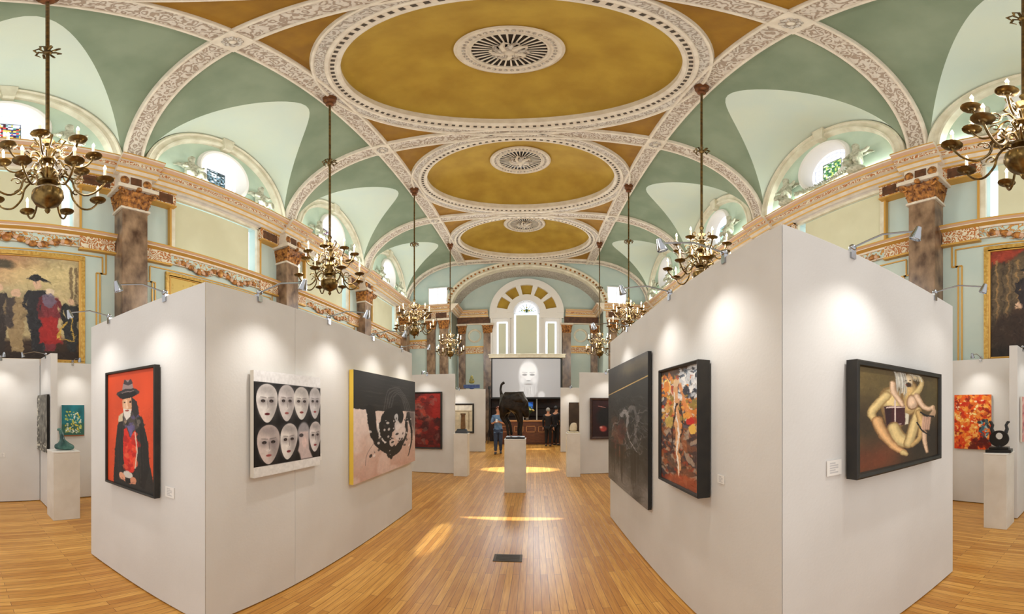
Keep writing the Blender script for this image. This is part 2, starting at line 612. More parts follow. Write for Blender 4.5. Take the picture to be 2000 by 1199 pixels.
# oval coffers
for bi, yb in enumerate(BAY):
    n = 120
    root = None

    def ering(prof, mis, name, parent, mats):
        b = MB()
        path = []; sides = []; outs = []
        for i in range(n):
            a = 2 * PI * i / n
            x, y = math.cos(a), math.sin(a)
            nm = Vector((x / OA, y / OB, 0)).normalized()
            path.append((CX + OA * x, yb + OB * y, ZC)); sides.append(nm); outs.append((0, 0, 1))
        b.sweep(path, sides, outs, prof, mis, closed=True)
        return b.build(name, mats, parent, smooth=30)
    ring = ering([(-0.03, 0.16), (-0.03, -0.01), (0.0, -0.045), (0.03, -0.06), (0.05, -0.045), (0.13, -0.045), (0.15, -0.085), (0.2, -0.085), (0.21, -0.06),
                  (0.35, -0.06), (0.37, -0.10), (0.40, -0.10), (0.42, 0.01)], [0, 0, 0, 0, 0, 0, 0, 0, 1, 0, 0, 0], 'coffer', None, ['cream', 'ringband'])
    trim(ring)
    # dark egg and dart beads
    b = MB()
    for i in range(110):
        a = 2 * PI * i / 110
        x, y = math.cos(a), math.sin(a)
        nm = Vector((x / OA, y / OB, 0)).normalized()
        p = Vector((CX + OA * x, yb + OB * y, ZC - 0.05)) + nm * 0.09
        tg = Vector((-nm.y, nm.x, 0))
        b.add([p + tg * 0.034 - nm * 0.03, p + tg * 0.034 + nm * 0.03, p - tg * 0.034 + nm * 0.03, p - tg * 0.034 - nm * 0.03, p + Vector((0, 0, -0.022))],
              [(0, 1, 4), (1, 2, 4), (2, 3, 4), (3, 0, 4)])
    e = b.build('bead_course', 'eggdart', ring); e['kind'] = 'structure'
    # ochre dome
    b = MB()

    def dome(u, v):
        a = 2 * PI * u
        q = math.sin(PI / 2 * v)
        return (CX + (OA - 0.02) * q * math.cos(a), yb + (OB - 0.02) * q * math.sin(a), ZC + 0.12 + 0.72 * math.cos(PI / 2 * v) ** 0.8)
    b.grid(dome, 72, 20, 0, wrap_u=True)
    d = b.build('dome', 'gold', ring, smooth=60); d['kind'] = 'structure'
    # ventilator rose
    zc = ZC + 0.80
    b = MB()
    ra, rb_ = 0.80, 0.74
    for (r0, r1, dz, mi) in ((0.0, 0.72, 0.0, 2),):
        b.add([(CX, yb, zc - 0.01)] + [(CX + r1 * ra * math.cos(2 * PI * i / 64), yb + r1 * rb_ * math.sin(2 * PI * i / 64), zc - 0.01) for i in range(64)],
              [(0, 1 + i, 1 + (i + 1) % 64) for i in range(64)], mi)
    prof = [(0.98, 0.08), (1.0, 0.02), (1.03, -0.04), (0.97, -0.075), (0.92, -0.05), (0.78, -0.05), (0.75, -0.08), (0.71, -0.06), (0.70, 0.0)]
    vs = len(b.v)
    b.lathe([(r, z) for r, z in prof], 72, (0, 0, 0), 0)
    for i in range(vs, len(b.v)):
        x, y, z = b.v[i]; b.v[i] = (CX + x * ra, yb + y * rb_, zc + z)
    # beads round the frame
    for i in range(44):
        a = 2 * PI * i / 44
        b.sphere((CX + 0.85 * ra * math.cos(a), yb + 0.85 * rb_ * math.sin(a), zc - 0.055), 0.032, 5, 1)
    # radial bars leave dark slots between them
    for i in range(32):
        a = 2 * PI * i / 32
        T = Matrix.Translation((CX, yb, zc - 0.035)) @ Matrix.Diagonal((ra, rb_, 1, 1)) @ Matrix.Rotation(a, 4, 'Z')
        vs_ = [T @ Vector(p) for p in [(0.30, -0.012, 0), (0.72, -0.020, 0), (0.72, 0.020, 0), (0.30, 0.012, 0),
                                        (0.30, -0.012, 0.03), (0.72, -0.020, 0.03), (0.72, 0.020, 0.03), (0.30, 0.012, 0.03)]]
        b.add(vs_, [(0, 3, 2, 1), (4, 5, 6, 7), (0, 1, 5, 4), (1, 2, 6, 5), (2, 3, 7, 6), (3, 0, 4, 7)], 0)
    # acanthus bunch in the middle
    for i in range(10):
        a = 2 * PI * i / 10 + 0.2
        pts = [(CX + ra * r * math.cos(a + t), yb + rb_ * r * math.sin(a + t), zc - h) for r, t, h in
               ((0.04, 0, 0.06), (0.16, 0.1, 0.13), (0.28, 0.28, 0.11), (0.36, 0.55, 0.06), (0.32, 0.8, 0.08))]
        b.tube(pts, [0.05, 0.06, 0.05, 0.035, 0.02], 6, 1 if i % 2 else 0)
    b.sphere((CX, yb, zc - 0.12), 0.09, 8, 0)
    r_ = b.build('ventilator_rose', ['cream', 'ringband', 'black'], ring, smooth=40); r_['kind'] = 'structure'

# ================================================================ SIDE WALLS
WN = [0]


def win(o):
    WN[0] += 1
    o.name = 'window_%d' % WN[0]
    return struct(o)


ZO = 7.58; RO = 0.66


def oculus_glass(name, parent, seed, s, x, yb, tint):
    """leaded round light with a coloured centre panel"""
    n = 60
    g = MB()
    vs = []; cols = []
    rg = np.random.default_rng(seed)
    K = 72
    block = rg.random((12, 12, 3))
    for j in range(K + 1):
        for i in range(K + 1):
            u = -1 + 2 * i / K; v = -1 + 2 * j / K
            vs.append((x, yb + u * 0.64, ZO + v * 0.64))
            r = math.hypot(u, v)
            c = np.array([236, 240, 250.])
            if min((u * 5 + 100) % 1, (v * 5 + 100) % 1) < 0.13 or abs(r - 0.8) < 0.02: c = np.array([186, 192, 206.])
            uu, vv = u / 0.42, (v + 0.02) / 0.42
            if abs(uu) < 1 and abs(vv) < 1:
                k = block[int((uu + 1) * 5.9), int((vv + 1) * 5.9)]
                c = np.array(tint[int(k[0] * len(tint)) % len(tint)], float)
                if abs(abs(uu) - 0.97) < 0.04 or abs(abs(vv) - 0.97) < 0.04: c = np.array([30, 36, 40.])
            cols.append(c)
    fs = []
    keep = []
    for j in range(K):
        for i in range(K):
            u = -1 + 2 * (i + .5) / K; v = -1 + 2 * (j + .5) / K
            if u * u + v * v < 0.99:
                fs.append((j * (K + 1) + i, j * (K + 1) + i + 1, (j + 1) * (K + 1) + i + 1, (j + 1) * (K + 1) + i))
    me = bpy.data.meshes.new(name)
    me.from_pydata(vs, [], fs)
    L = lin(np.array(cols))
    at = me.color_attributes.new('paint', 'FLOAT_COLOR', 'POINT')
    at.data.foreach_set('color', np.column_stack([L, np.ones(len(L))]).astype(np.float32).ravel())
    me.materials.append(M['glasspaint'])
    o = bpy.data.objects.new(name, me); COL.objects.link(o); o.parent = parent
    return o


TINTS = [[(60, 20, 40), (40, 60, 140), (200, 60, 60), (230, 190, 90), (60, 120, 110), (200, 210, 240)],
         [(40, 60, 70), (30, 44, 50), (120, 150, 170), (90, 110, 120), (220, 230, 240)],
         [(110, 20, 36), (40, 30, 60), (190, 200, 220), (30, 30, 40)],
         [(60, 80, 120), (90, 40, 60), (210, 220, 230)]]
TINTR = [[(60, 120, 60), (200, 220, 120)], [(90, 150, 80), (60, 120, 90), (190, 210, 120), (220, 235, 225), (40, 90, 70)],
         [(120, 190, 190), (90, 150, 160), (220, 240, 240), (150, 210, 170)], [(150, 190, 200), (230, 240, 240)]]

corn_prof = [(0.0, 0.0), (0.42, 0.0), (0.42, -0.03), (0.40, -0.05), (0.34, -0.09), (0.33, -0.12), (0.28, -0.12), (0.28, -0.20), (0.20, -0.21), (0.19, -0.25), (0.13, -0.30), (0.12, -0.33), (0.0, -0.33)]
corn_mi = [0, 1, 0, 2, 1, 0, 3, 0, 1, 0, 1, 0]

for key, sd in SIDES.items():
    s, up, low, pil, cor = sd['s'], sd['up'], sd['low'], sd['pil'], sd['cor']
    q = -s   # towards the room
    # ---- lower wall with window openings kept as recesses
    b = MB()
    y_edges = [-1.6]
    holes = [(yb - 1.21, yb + 1.20) for yb in BAY]
    for h0, h1 in holes: y_edges += [h0, h1]
    y_edges.append(END + 0.1)
    xo = low + s * 0.35
    lo_, hi_ = min(low, xo), max(low, xo)
    b.box((lo_, -1.6, 0), (hi_, END + 0.1, 5.1), 0)
    b.box((lo_, -1.6, 6.40), (hi_, END + 0.1, ZS - 0.02), 0)
    for i in range(0, len(y_edges), 2):
        b.box((lo_, y_edges[i], 5.1), (hi_, y_edges[i + 1], 6.40), 0)
    w_ = b.build('wall_' + key, 'wallgreen'); struct(w_)
    # ---- lunette walls (up) with round opening
    for bi, yb in enumerate(BAY):
        lw = MB()
        n = 96

        def bd(a):
            c, q_ = math.cos(a), math.sin(a)
            # march outwards until the arch or the base line
            lo2, hi2 = 0.0, 4.0
            for _ in range(40):
                m_ = (lo2 + hi2) / 2
                y, z = c * m_, ZO + q_ * m_
                inside = abs(y) < HL and z < zl(y) + 0.0 and z > ZS - 0.03
                if inside: lo2 = m_
                else: hi2 = m_
            return c * lo2, q_ * lo2

        def lunw(u, v):
            a = 2 * PI * u
            ex, ez = bd(a)
            ix, iz = RO * math.cos(a), RO * math.sin(a)
            return (up, yb + ix + (ex - ix) * v, ZO + iz + (ez - iz) * v)
        lw.grid(lunw, n, 2, 0, wrap_u=True)
        o = lw.build('wall_%s_lunette_%d' % (key, bi + 1), 'lunette'); o.name = 'wall_%s.%03d' % (key, bi + 1); struct(o)
        # oculus: frame, reveal, glass
        fr = MB()
        pr = [(RO + 0.10, 0.0), (RO + 0.10, 0.05), (RO + 0.05, 0.09), (RO, 0.07), (RO - 0.03, 0.0), (RO - 0.05, -0.28), (RO - 0.10, -0.30)]
        path = []; 
        vs = []; k = len(pr)
        for i in range(64):
            a = 2 * PI * i / 64
            for r, dd in pr:
                vs.append((up + q * dd, yb + r * math.cos(a), ZO + r * math.sin(a)))
        fs = [(i * k + j, ((i + 1) % 64) * k + j, ((i + 1) % 64) * k + j + 1, i * k + j + 1) for i in range(64) for j in range(k - 1)]
        fr.add(vs, fs)
        f_ = fr.build('window', 'white', smooth=40); win(f_)
        g = oculus_glass('pane', f_, 30 + bi + (5 if s > 0 else 0), s, up - q * 0.25, yb, (TINTS if s < 0 else TINTR)[bi])
        # arch moulding round the lunette, with keystone
        am = MB()
        path = []; sides = []; outs = []
        for i in range(49):
            t = PI * i / 48
            y, z = (HL - 0.02) * math.cos(t), ZS + (RL - 0.02) * math.sin(t)
            nm = Vector((0, math.cos(t) / HL, math.sin(t) / RL)).normalized()
            path.append((up, yb + y, z)); sides.append(-nm); outs.append((q, 0, 0))
        am.sweep(path, sides, outs, [(0, 0), (0, 0.13), (0.05, 0.15), (0.08, 0.10), (0.17, 0.10), (0.19, 0.13), (0.23, 0.12), (0.25, 0.05), (0.27, 0.0)], [0, 0, 0, 1, 0, 0, 0, 0])
        zt = ZS + RL
        am.add([(up, yb - 0.16, zt - 0.02), (up + q * 0.2, yb - 0.16, zt - 0.02), (up + q * 0.2, yb + 0.16, zt - 0.02), (up, yb + 0.16, zt - 0.02),
                (up, yb - 0.10, zt - 0.36), (up + q * 0.16, yb - 0.10, zt - 0.36), (up + q * 0.16, yb + 0.10, zt - 0.36), (up, yb + 0.10, zt - 0.36)],
               [(0, 1, 2, 3), (7, 6, 5, 4), (0, 4, 5, 1), (1, 5, 6, 2), (2, 6, 7, 3), (3, 7, 4, 0)])
        trim(am.build('arch', ['moulding', 'moulding'], smooth=30))
        # solid backing so no light slips over the cornice
    # ---- cornice, running and breaking forward over the pilasters
    b = MB()
    base = cor - q * 0.42     # wall-side start so that the nose reaches cor
    P = [(CXx, y, ZS) for CXx, y in ((base, -1.6), (base, END))]
    b.sweep(P, [(q, 0, 0)] * 2, [(0, 0, 1)] * 2, corn_prof, corn_mi)
    b.box((min(low, base) , -1.6, ZS - 0.33), (max(low, base), END, ZS - 0.01), 0)
    for c in CR:
        b.sweep([(base + q * 0.12, c - 0.42, ZS + 0.004), (base + q * 0.12, c + 0.42, ZS + 0.004)], [(q, 0, 0)] * 2, [(0, 0, 1)] * 2, corn_prof, corn_mi)
    trim(b.build('cornice', ['cream', 'giltline', 'rose', 'frieze'], smooth=20))
    # ---- frieze blocks between windows
    for c in CR:
        b = MB()
        y0, y1 = c - 1.02, min(c + 1.02, END)
        xf = low + q * 0.16
        b.box((min(low, xf), y0, 6.10), (max(low, xf), y1, 6.46), 0)
        b.box((min(low, xf + q * 0.03), y0, 6.08), (max(low, xf + q * 0.03), y1, 6.115), 1)
        b.box((min(low, xf + q * 0.03), y0, 6.42), (max(low, xf + q * 0.03), y1, 6.46), 1)
        # forward block over the pilaster with gilt rosettes
        xp = pil + q * 0.03
        b.box((min(low, xp), c - 0.33, 6.12), (max(low, xp), c + 0.33, 6.46), 2)
        for k in (-1, 1):
            ym = c + k * 0.68
            if ym < END - .1:
                b.box((min(low, xf + q * 0.012), ym - 0.26, 6.16), (max(low, xf + q * 0.012), ym + 0.26, 6.39), 3)
            b.sphere((xp + q * 0.01, c + k * 0.23, 6.29), 0.09, 7, 4, (0.5, 1, 1.2))
        b.box((min(low, xp + q * 0.012), c - 0.11, 6.18), (max(low, xp + q * 0.012), c + 0.11, 6.40), 3)
        trim(b.build('frieze', ['frieze', 'giltline', 'cream', 'darkpanel', 'giltdark'], smooth=30))
    # ---- pilasters with gilded capitals
    for ci, c in enumerate(CR[1:]):
        yc = c if c < 16 else 16.60
        b = MB()
        xw = low
        b.box((min(xw, pil), yc - 0.26, 0.28), (max(xw, pil), yc + 0.26, 5.62), 0)
        sh = b.build('pilaster', ['marble', 'cream']); bevel(sh, 0.012); trim(sh)
        b = MB()
        b.box((min(xw, pil + q * .06), yc - 0.33, 0), (max(xw, pil + q * .06), yc + 0.33, 0.2))
        b.box((min(xw, pil + q * .03), yc - 0.3, 0.2), (max(xw, pil + q * .03), yc + 0.3, 0.30))
        p_ = b.build('plinth', 'cream', sh); p_['kind'] = 'structure'
        cp = MB()
        xc = (pil + low) / 2
        dp = abs(pil - low)
        cp.box((min(low, pil + q * 0.03), yc - 0.30, 5.58), (max(low, pil + q * 0.03), yc + 0.30, 5.63), 1)
        cp.add([(low, yc - 0.26, 5.62), (pil, yc - 0.26, 5.62), (pil, yc + 0.26, 5.62), (low, yc + 0.26, 5.62),
                (low, yc - 0.34, 6.0), (pil + q * 0.1, yc - 0.34, 6.0), (pil + q * 0.1, yc + 0.34, 6.0), (low, yc + 0.34, 6.0)],
               [(0, 1, 5, 4), (1, 2, 6, 5), (2, 3, 7, 6), (4, 5, 6, 7)], 0)
        cp.box((min(low, pil + q * 0.16), yc - 0.41, 6.02), (max(low, pil + q * 0.16), yc + 0.41, 6.11), 1)
        # two rows of curling leaves on the front and both returns
        for row in range(2):
            zb = 5.62 + row * 0.15; hh = 0.22
            sp = [(-0.2, 0), (-0.07, 0), (0.07, 0), (0.2, 0)] if row == 0 else [(-0.24, 0), (-0.12, 0), (0, 0), (0.12, 0), (0.24, 0)]
            for yy, _ in sp:
                for face in ('f',):
                    def leaf(u, v, yy=yy, zb=zb, hh=hh, row=row):
                        wd = 0.065 * math.sin(PI * (0.15 + 0.8 * v)) 
                        outw = 0.03 + 0.02 * row + 0.10 * v ** 2.2 + (0.02 * math.cos((u - .5) * PI * 2))
                        zz = zb + hh * math.sin(v * 2.0) / math.sin(2.0 if v > 0.999 else 1.57)
                        return (pil + q * outw, yc + yy + (u - 0.5) * 2 * wd, zz)
                    cp.grid(leaf, 4, 7, 0)
            for e in (-1, 1):
                for k in range(3):
                    xx = low + (pil - low) * (0.2 + 0.3 * k)

                    def leaf2(u, v, xx=xx, zb=zb, hh=hh, e=e, row=row):
                        wd = 0.06 * math.sin(PI * (0.15 + 0.8 * v))
                        return (xx + (u - .5) * 2 * wd, yc + e * (0.27 + 0.02 * row + 0.09 * v ** 2.2), zb + hh * math.sin(v * 2.0))
                    cp.grid(leaf2, 4, 7, 0)
        for e in (-1, 1):    # corner volutes
            pts = []
            for k in range(14):
                a = k * 0.62; r = 0.095 * (1 - k / 16)
                pts.append((pil + q * (0.12 + 0.05 * math.cos(a) * (1 - k / 16)), yc + e * (0.31 + r * math.cos(a)), 5.93 + r * math.sin(a)))
            cp.tube(pts, 0.022, 6, 0)
        cp.sphere((pil + q * 0.14, yc, 6.03), 0.06, 7, 0)
        c_ = cp.build('capital', ['giltdark', 'cream'], sh, smooth=50)
        c_['kind'] = 'structure'; c_['label'] = 'gilded leafy capital'
    # ---- blinds in the windows under the cornice
    for bi, yb in enumerate(BAY):
        y0, y1 = yb - 1.21, yb + 1.20
        fr = MB()
        for (a0, a1, z0, z1) in ((y0 - 0.10, y1 + 0.10, 6.38, 6.46), (y0 - 0.1, y0, 5.1, 6.40), (y1, y1 + 0.1, 5.1, 6.40), (y0 - 0.1, y1 + 0.1, 5.06, 5.11)):
            fr.box((min(low, low + q * 0.07), a0, z0), (max(low, low + q * 0.07), a1, z1), 0)
        for (a0, a1) in ((y0 - 0.14, y0 - 0.10), (y1 + 0.10, y1 + 0.14)):
            fr.box((min(low, low + q * 0.09), a0, 5.1), (max(low, low + q * 0.09), a1, 6.46), 1)
        o = fr.build('window', ['moulding', 'giltline']); win(o)
        bl = MB(); bl.box((min(low, low - q * 0.03), y0 + 0.04, 5.12), (max(low - q * 0.03, low - q * 0.05), y1 - 0.2, 6.37), 0)
        bo = bl.build('blind', 'blind', o)
        gl = MB(); gl.box((min(low - q * .2, low - q * 0.22), y0, 5.1), (max(low - q * .2, low - q * 0.22), y1, 6.40), 0)
        go = gl.build('pane', 'daylight', o)
    # ---- string course with painted frieze
    b = MB()
    strp = [(0, 5.06), (0.16, 5.06), (0.16, 5.03), (0.13, 5.0), (0.13, 4.98), (0.06, 4.94), (0.05, 4.90), (0.03, 4.90), (0.03, 4.72), (0.06, 4.71), (0.06, 4.69), (0, 4.69)]
    b.sweep([(low, -1.6, 0), (low, END, 0)], [(q, 0, 0)] * 2, [(0, 0, 1)] * 2, strp, [0, 1, 2, 0, 1, 0, 1, 3, 1, 0, 0])
    for c in CR:
        for k in (-1, 1):
            ym = c + k * 0.62
            if ym > END: continue
            b.box((min(low, low + q * 0.08), ym - 0.34, 4.66), (max(low, low + q * 0.08), ym + 0.34, 4.93), 4)
            b.box((min(low, low + q * 0.095), ym - 0.36, 4.63), (max(low, low + q * 0.095), ym + 0.36, 4.67), 1)
    trim(b.build('string_course', ['cream', 'giltline', 'rose', 'bluefrieze', 'frieze'], smooth=20))
    # ---- gilded swag over the picture and eared gold border lines
    for bi, yb in enumerate(BAY):
        b = MB()

        def strip(y0, z0, y1, z1, wd=0.025, dp=0.02):
            b.box((min(low, low + q * dp), min(y0, y1) - (wd / 2 if y0 == y1 else 0), min(z0, z1) - (wd / 2 if z0 == z1 else 0)),
                  (max(low, low + q * dp), max(y0, y1) + (wd / 2 if y0 == y1 else 0), max(z0, z1) + (wd / 2 if z0 == z1 else 0)), 0)
        for off in (0.0, 0.07):
            for e in (-1, 1):
                yo = yb + e * (1.72 - off); ye = yb + e * (1.84 - off)
                strip(yo, 1.0, yo, 4.2); strip(yo, 4.2, ye, 4.2); strip(ye, 4.2, ye, 4.62 - off); 
        strip(yb - 1.77, 4.55, yb + 1.77, 4.55)
        trim(b.build('border', 'giltline'))
        sw = MB()
        for k in range(34):
            t = -1 + 2 * k / 33
            y = yb + t * 1.15; z = 4.74 + 0.07 * math.cos(t * PI * 2.2) - 0.05 * abs(t)
            sw.sphere((low + q * 0.05, y, z), 0.035 + 0.02 * (k % 3), 5, k % 3, (0.5, 1.2, 0.9))
            sw.tube([(low + q * 0.05, y, z), (low + q * 0.06, y + 0.06, z + 0.07 * (1 if k % 2 else -1)), (low + q * 0.045, y + 0.13, z + 0.05 * (1 if k % 2 else -1))], [0.016, 0.012, 0.004], 5, (k + 1) % 3)
        sw.sphere((low + q * 0.07, yb, 4.74), 0.085, 8, 0, (0.5, 1, 1))
        o = sw.build('swag', ['gilt', 'rose', 'giltdark'], smooth=50)
        trim(o)

# ================================================================ END WALL with arched recess
AH, AZ, AR = 3.58, 6.55, 2.0      # half span, springing, rise of the inner arch
ACX = -0.30


def arch_z(x, h=AH, r=AR):
    return AZ + r * math.sqrt(max(0, 1 - (x / h) ** 2))


b = MB()
# wall over and beside the opening, as strips
N = 48
for i in range(N):
    x0 = -AH + 2 * AH * i / N; x1 = -AH + 2 * AH * (i + 1) / N
    # denser at the ends
    x0 = AH * math.sin(-PI / 2 + PI * i / N); x1 = AH * math.sin(-PI / 2 + PI * (i + 1) / N)
    b.add([(ACX + x0, END, arch_z(x0)), (ACX + x1, END, arch_z(x1)), (ACX + x1, END, 9.2), (ACX + x0, END, 9.2)], [(0, 1, 2, 3)])
b.add([(-6.6, END, 0), (ACX - AH, END, 0), (ACX - AH, END, 9.2), (-6.6, END, 9.2)], [(0, 1, 2, 3)])
b.add([(6.2, END, 0), (ACX + AH, END, 0), (ACX + AH, END, 9.2), (6.2, END, 9.2)], [(0, 1, 2, 3)])
struct(b.build('wall_end', 'wallgreen'))
# recess: jambs, soffit, back
b = MB()
for s in (-1, 1):
    x = ACX + s * AH
    b.add([(x, END, 0), (x, REC, 0), (x, REC, AZ), (x, END, AZ)], [(0, 1, 2, 3)], 0)
b.grid(lambda u, v: (ACX + AH * math.sin(-PI / 2 + PI * u), END + (REC - END) * v, arch_z(AH * math.sin(-PI / 2 + PI * u))), 48, 2, 1)
struct(b.build('wall_recess', ['wallgreen', 'ringband'], smooth=40))
b = MB()
b.box((ACX - AH - .1, REC, 0), (ACX + AH + .1, REC + 0.15, 9.2), 0)
struct(b.build('wall_back', 'wallgreen'))
# archivolt with dark square studs
b = MB()
path = []; sides = []; outs = []
for i in range(61):
    t = PI * i / 60
    nm = Vector((math.cos(t) / AH, 0, math.sin(t) / AR)).normalized()
    path.append((ACX + AH * math.cos(t), END, AZ + AR * math.sin(t))); sides.append(nm); outs.append((0, -1, 0))
b.sweep(path, sides, outs, [(-0.02, -0.3), (-0.02, 0.05), (0.05, 0.08), (0.10, 0.05), (0.22, 0.05), (0.26, 0.10), (0.30, 0.10), (0.34, 0.0)], [0] * 7)
for i in range(46):
    t = PI * (i + .5) / 46
    nm = Vector((math.cos(t) / AH, 0, math.sin(t) / AR)).normalized()
    p = Vector((ACX + AH * math.cos(t), END - 0.055, AZ + AR * math.sin(t))) + nm * 0.16
    T = Matrix.Translation(p) @ Matrix.Rotation(-math.atan2(nm.z, nm.x), 4, 'Y')
    b.cbox((0, 0, 0), (0.09, 0.03, 0.09), 1, T)
trim(b.build('archivolt', ['moulding', 'giltdark'], smooth=30))
# cornice on the end wall and round the recess
ec = [(a * 0.9, z) for a, z in corn_prof]
b = MB()


def run(p0, p1, nrm, mats=True):
    b.sweep([p0, p1], [nrm] * 2, [(0, 0, 1)] * 2, ec, corn_mi)


run((-6.3, END, ZS - 0.12), (ACX - AH, END, ZS - 0.12), (0, -1, 0))
run((ACX + AH, END, ZS - 0.12), (6.0, END, ZS - 0.12), (0, -1, 0))
run((ACX - AH, END - 0.3, ZS - 0.12), (ACX - AH, REC, ZS - 0.12), (1, 0, 0))
run((ACX + AH, END - 0.3, ZS - 0.12), (ACX + AH, REC, ZS - 0.12), (-1, 0, 0))
run((ACX - AH, REC, ZS - 0.12), (-2.28, REC, ZS - 0.12), (0, -1, 0))
run((1.60, REC, ZS - 0.12), (ACX + AH, REC, ZS - 0.12), (0, -1, 0))
trim(b.build('end_cornice', ['cream', 'giltline', 'rose', 'frieze'], smooth=20))
b = MB()
for (x0, x1, y) in ((-6.25, -4.0, END), (3.4, 5.85, END)):
    b.box((x0, y - 0.06, 5.98), (x1, y, 6.34), 0)
    n = 3
    for k in range(n):
        xa = x0 + (x1 - x0) * (k + .15) / n; xb = x0 + (x1 - x0) * (k + .85) / n
        b.box((xa, y - 0.075, 6.03), (xb, y, 6.29), 1)
for (x0, x1) in ((ACX - AH, -2.2), (1.55, ACX + AH)):
    b.box((x0, REC - 0.06, 5.98), (x1, REC, 6.34), 1)
    b.box((x0, REC - 0.08, 5.94), (x1, REC, 6.0), 2)
trim(b.build('end_frieze', ['frieze', 'darkpanel', 'cream']))


def small_pilaster(x, y, w=0.40, ztop=5.95, d=0.16):
    b = MB(); b.box((x - w / 2, y - d, 0), (x + w / 2, y, ztop - 0.5), 0)
    sh = b.build('pilaster', ['marble']); trim(sh)
    c = MB()
    c.add([(x - w / 2, y - d, ztop - .5), (x + w / 2, y - d, ztop - .5), (x + w / 2, y, ztop - .5), (x - w / 2, y, ztop - .5),
           (x - w * .68, y - d - .1, ztop - .08), (x + w * .68, y - d - .1, ztop - .08), (x + w * .68, y, ztop - .08), (x - w * .68, y, ztop - .08)],
          [(0, 1, 5, 4), (1, 2, 6, 5), (3, 0, 4, 7), (4, 5, 6, 7)], 0)
    for r in range(2):
        for k in range(4):
            c.sphere((x + (k - 1.5) * w * .3, y - d - 0.03 - 0.04 * r, ztop - .4 + r * .18), 0.07, 6, 0, (.8, .7, 1.3))
    c.box((x - w * .75, y - d - .13, ztop - .09), (x + w * .75, y, ztop), 1)
    o = c.build('capital', ['giltdark', 'cream'], sh, smooth=50); o['kind'] = 'structure'


small_pilaster(-4.22, END); small_pilaster(-4.85, END); small_pilaster(3.72, END)
small_pilaster(4.4, END)
small_pilaster(-2.30, REC, 0.42, 5.95); small_pilaster(1.66, REC, 0.42, 5.95)
small_pilaster(-3.62, REC, 0.34, 5.95); small_pilaster(3.06, REC, 0.34, 5.95)
# roundels
b = MB()
for x in (-2.98, 2.38):
    b.lathe([(0.36, 0.0), (0.36, -0.05), (0.32, -0.08), (0.27, -0.05), (0.26, 0.0)], 36, (x, REC, 5.35), 0, axis='y')
trim(b.build('roundel', 'moulding', smooth=40))
b = MB()
for x0, x1 in ((ACX - AH, -2.5), (1.88, ACX + AH)):
    b.box((x0, REC - 0.05, 4.45), (x1, REC, 4.75), 0)
    b.box((x0, REC - 0.08, 4.74), (x1, REC, 4.80), 1)
    b.box((x0, REC - 0.07, 4.42), (x1, REC, 4.46), 1)
for x0, x1 in ((-6.25, ACX - AH - .8), (ACX + AH + .8, 5.85)):
    b.box((x0, END - 0.05, 4.55), (x1, END, 4.9), 0)
    b.box((x0, END - 0.09, 4.9), (x1, END, 4.98), 1)
trim(b.build('end_string_course', ['frieze', 'giltline']))

# central window: arched aedicule with ochre coffers, three blinds and a stained fanlight
WX = -0.34
b = MB()
Y = REC
b.box((-2.05, Y - 0.10, 4.0), (1.38, Y, 6.42), 0)


def sector(mb, r0, r1, a0, a1, y0, y1, mi, n=24, cz=6.50):
    mb.grid(lambda u, v: (WX + (r0 + (r1 - r0) * v) * math.cos(a0 + (a1 - a0) * u), y0, cz + (r0 + (r1 - r0) * v) * math.sin(a0 + (a1 - a0) * u)), n, 1, mi)
    for r in (r0, r1):
        mb.grid(lambda u, v: (WX + r * math.cos(a0 + (a1 - a0) * u), y0 + (y1 - y0) * v, cz + r * math.sin(a0 + (a1 - a0) * u)), n, 1, mi)
    for a in (a0, a1):
        mb.add([(WX + r0 * math.cos(a), y0, cz + r0 * math.sin(a)), (WX + r1 * math.cos(a), y0, cz + r1 * math.sin(a)),
                (WX + r1 * math.cos(a), y1, cz + r1 * math.sin(a)), (WX + r0 * math.cos(a), y1, cz + r0 * math.sin(a))], [(0, 1, 2, 3)], mi)


sector(b, 1.52, 1.86, 0, PI, Y - 0.22, Y, 0, 48)
sector(b, 0.66, 0.98, 0, PI, Y - 0.22, Y, 0, 48)
edges_ = [0.0, 0.14, 0.14 + 0.44]
wdt, gap = 0.42, 0.165
a = 0.19
bars = [(0, 0.19)]
for k in range(5):
    s0 = a; s1 = a + wdt
    sector(b, 0.98, 1.52, s0, s1, Y - 0.06, Y, 1, 10)
    a = s1 + gap
    if k < 4: sector(b, 0.98, 1.52, s1, a, Y - 0.20, Y, 0, 5)
sector(b, 0.98, 1.52, 0, 0.19, Y - 0.20, Y, 0, 5); sector(b, 0.98, 1.52, a - gap, PI, Y - 0.20, Y, 0, 5)
sector(b, 0.001, 0.66, 0, PI, Y - 0.04, Y, 2, 24)
b.box((-2.2, Y - 0.2, 6.22), (-0.98, Y, 6.50), 0); b.box((0.30, Y - 0.2, 6.22), (1.50, Y, 6.50), 0)
for x in (-2.1, -1.22, -1.04, 0.32, 0.54, 1.36):
    b.box((x - 0.05, Y - 0.17, 4.0), (x + 0.05, Y, 6.24), 0)
o = b.build('window', ['white', 'gold', 'white'], smooth=30); win(o)
for (x0, x1, zt) in ((-0.95, 0.25, 6.45), (-1.82, -1.30, 6.02), (0.62, 1.14, 6.02)):
    g = MB(); g.box((x0, Y - 0.14, 4.1), (x1, Y - 0.11, zt)); g.build('pane', 'daylight', o)
    g = MB(); g.box((x0 + 0.075, Y - 0.18, 4.1), (x1 - 0.075, Y - 0.165, zt - 0.08)); g.build('blind', 'paleblind', o)
g = MB()
sector(g, 0.001, 0.52, 0, PI, Y - 0.16, Y - 0.14, 0, 24)
f = g.build('pane', 'daylight', o)
g = MB()
for k in range(7):
    a = PI * (k + .5) / 7
    g.tube([(WX, Y - 0.19, 6.5), (WX + 0.46 * math.cos(a), Y - 0.19, 6.5 + 0.46 * math.sin(a))], 0.012, 5, 0)
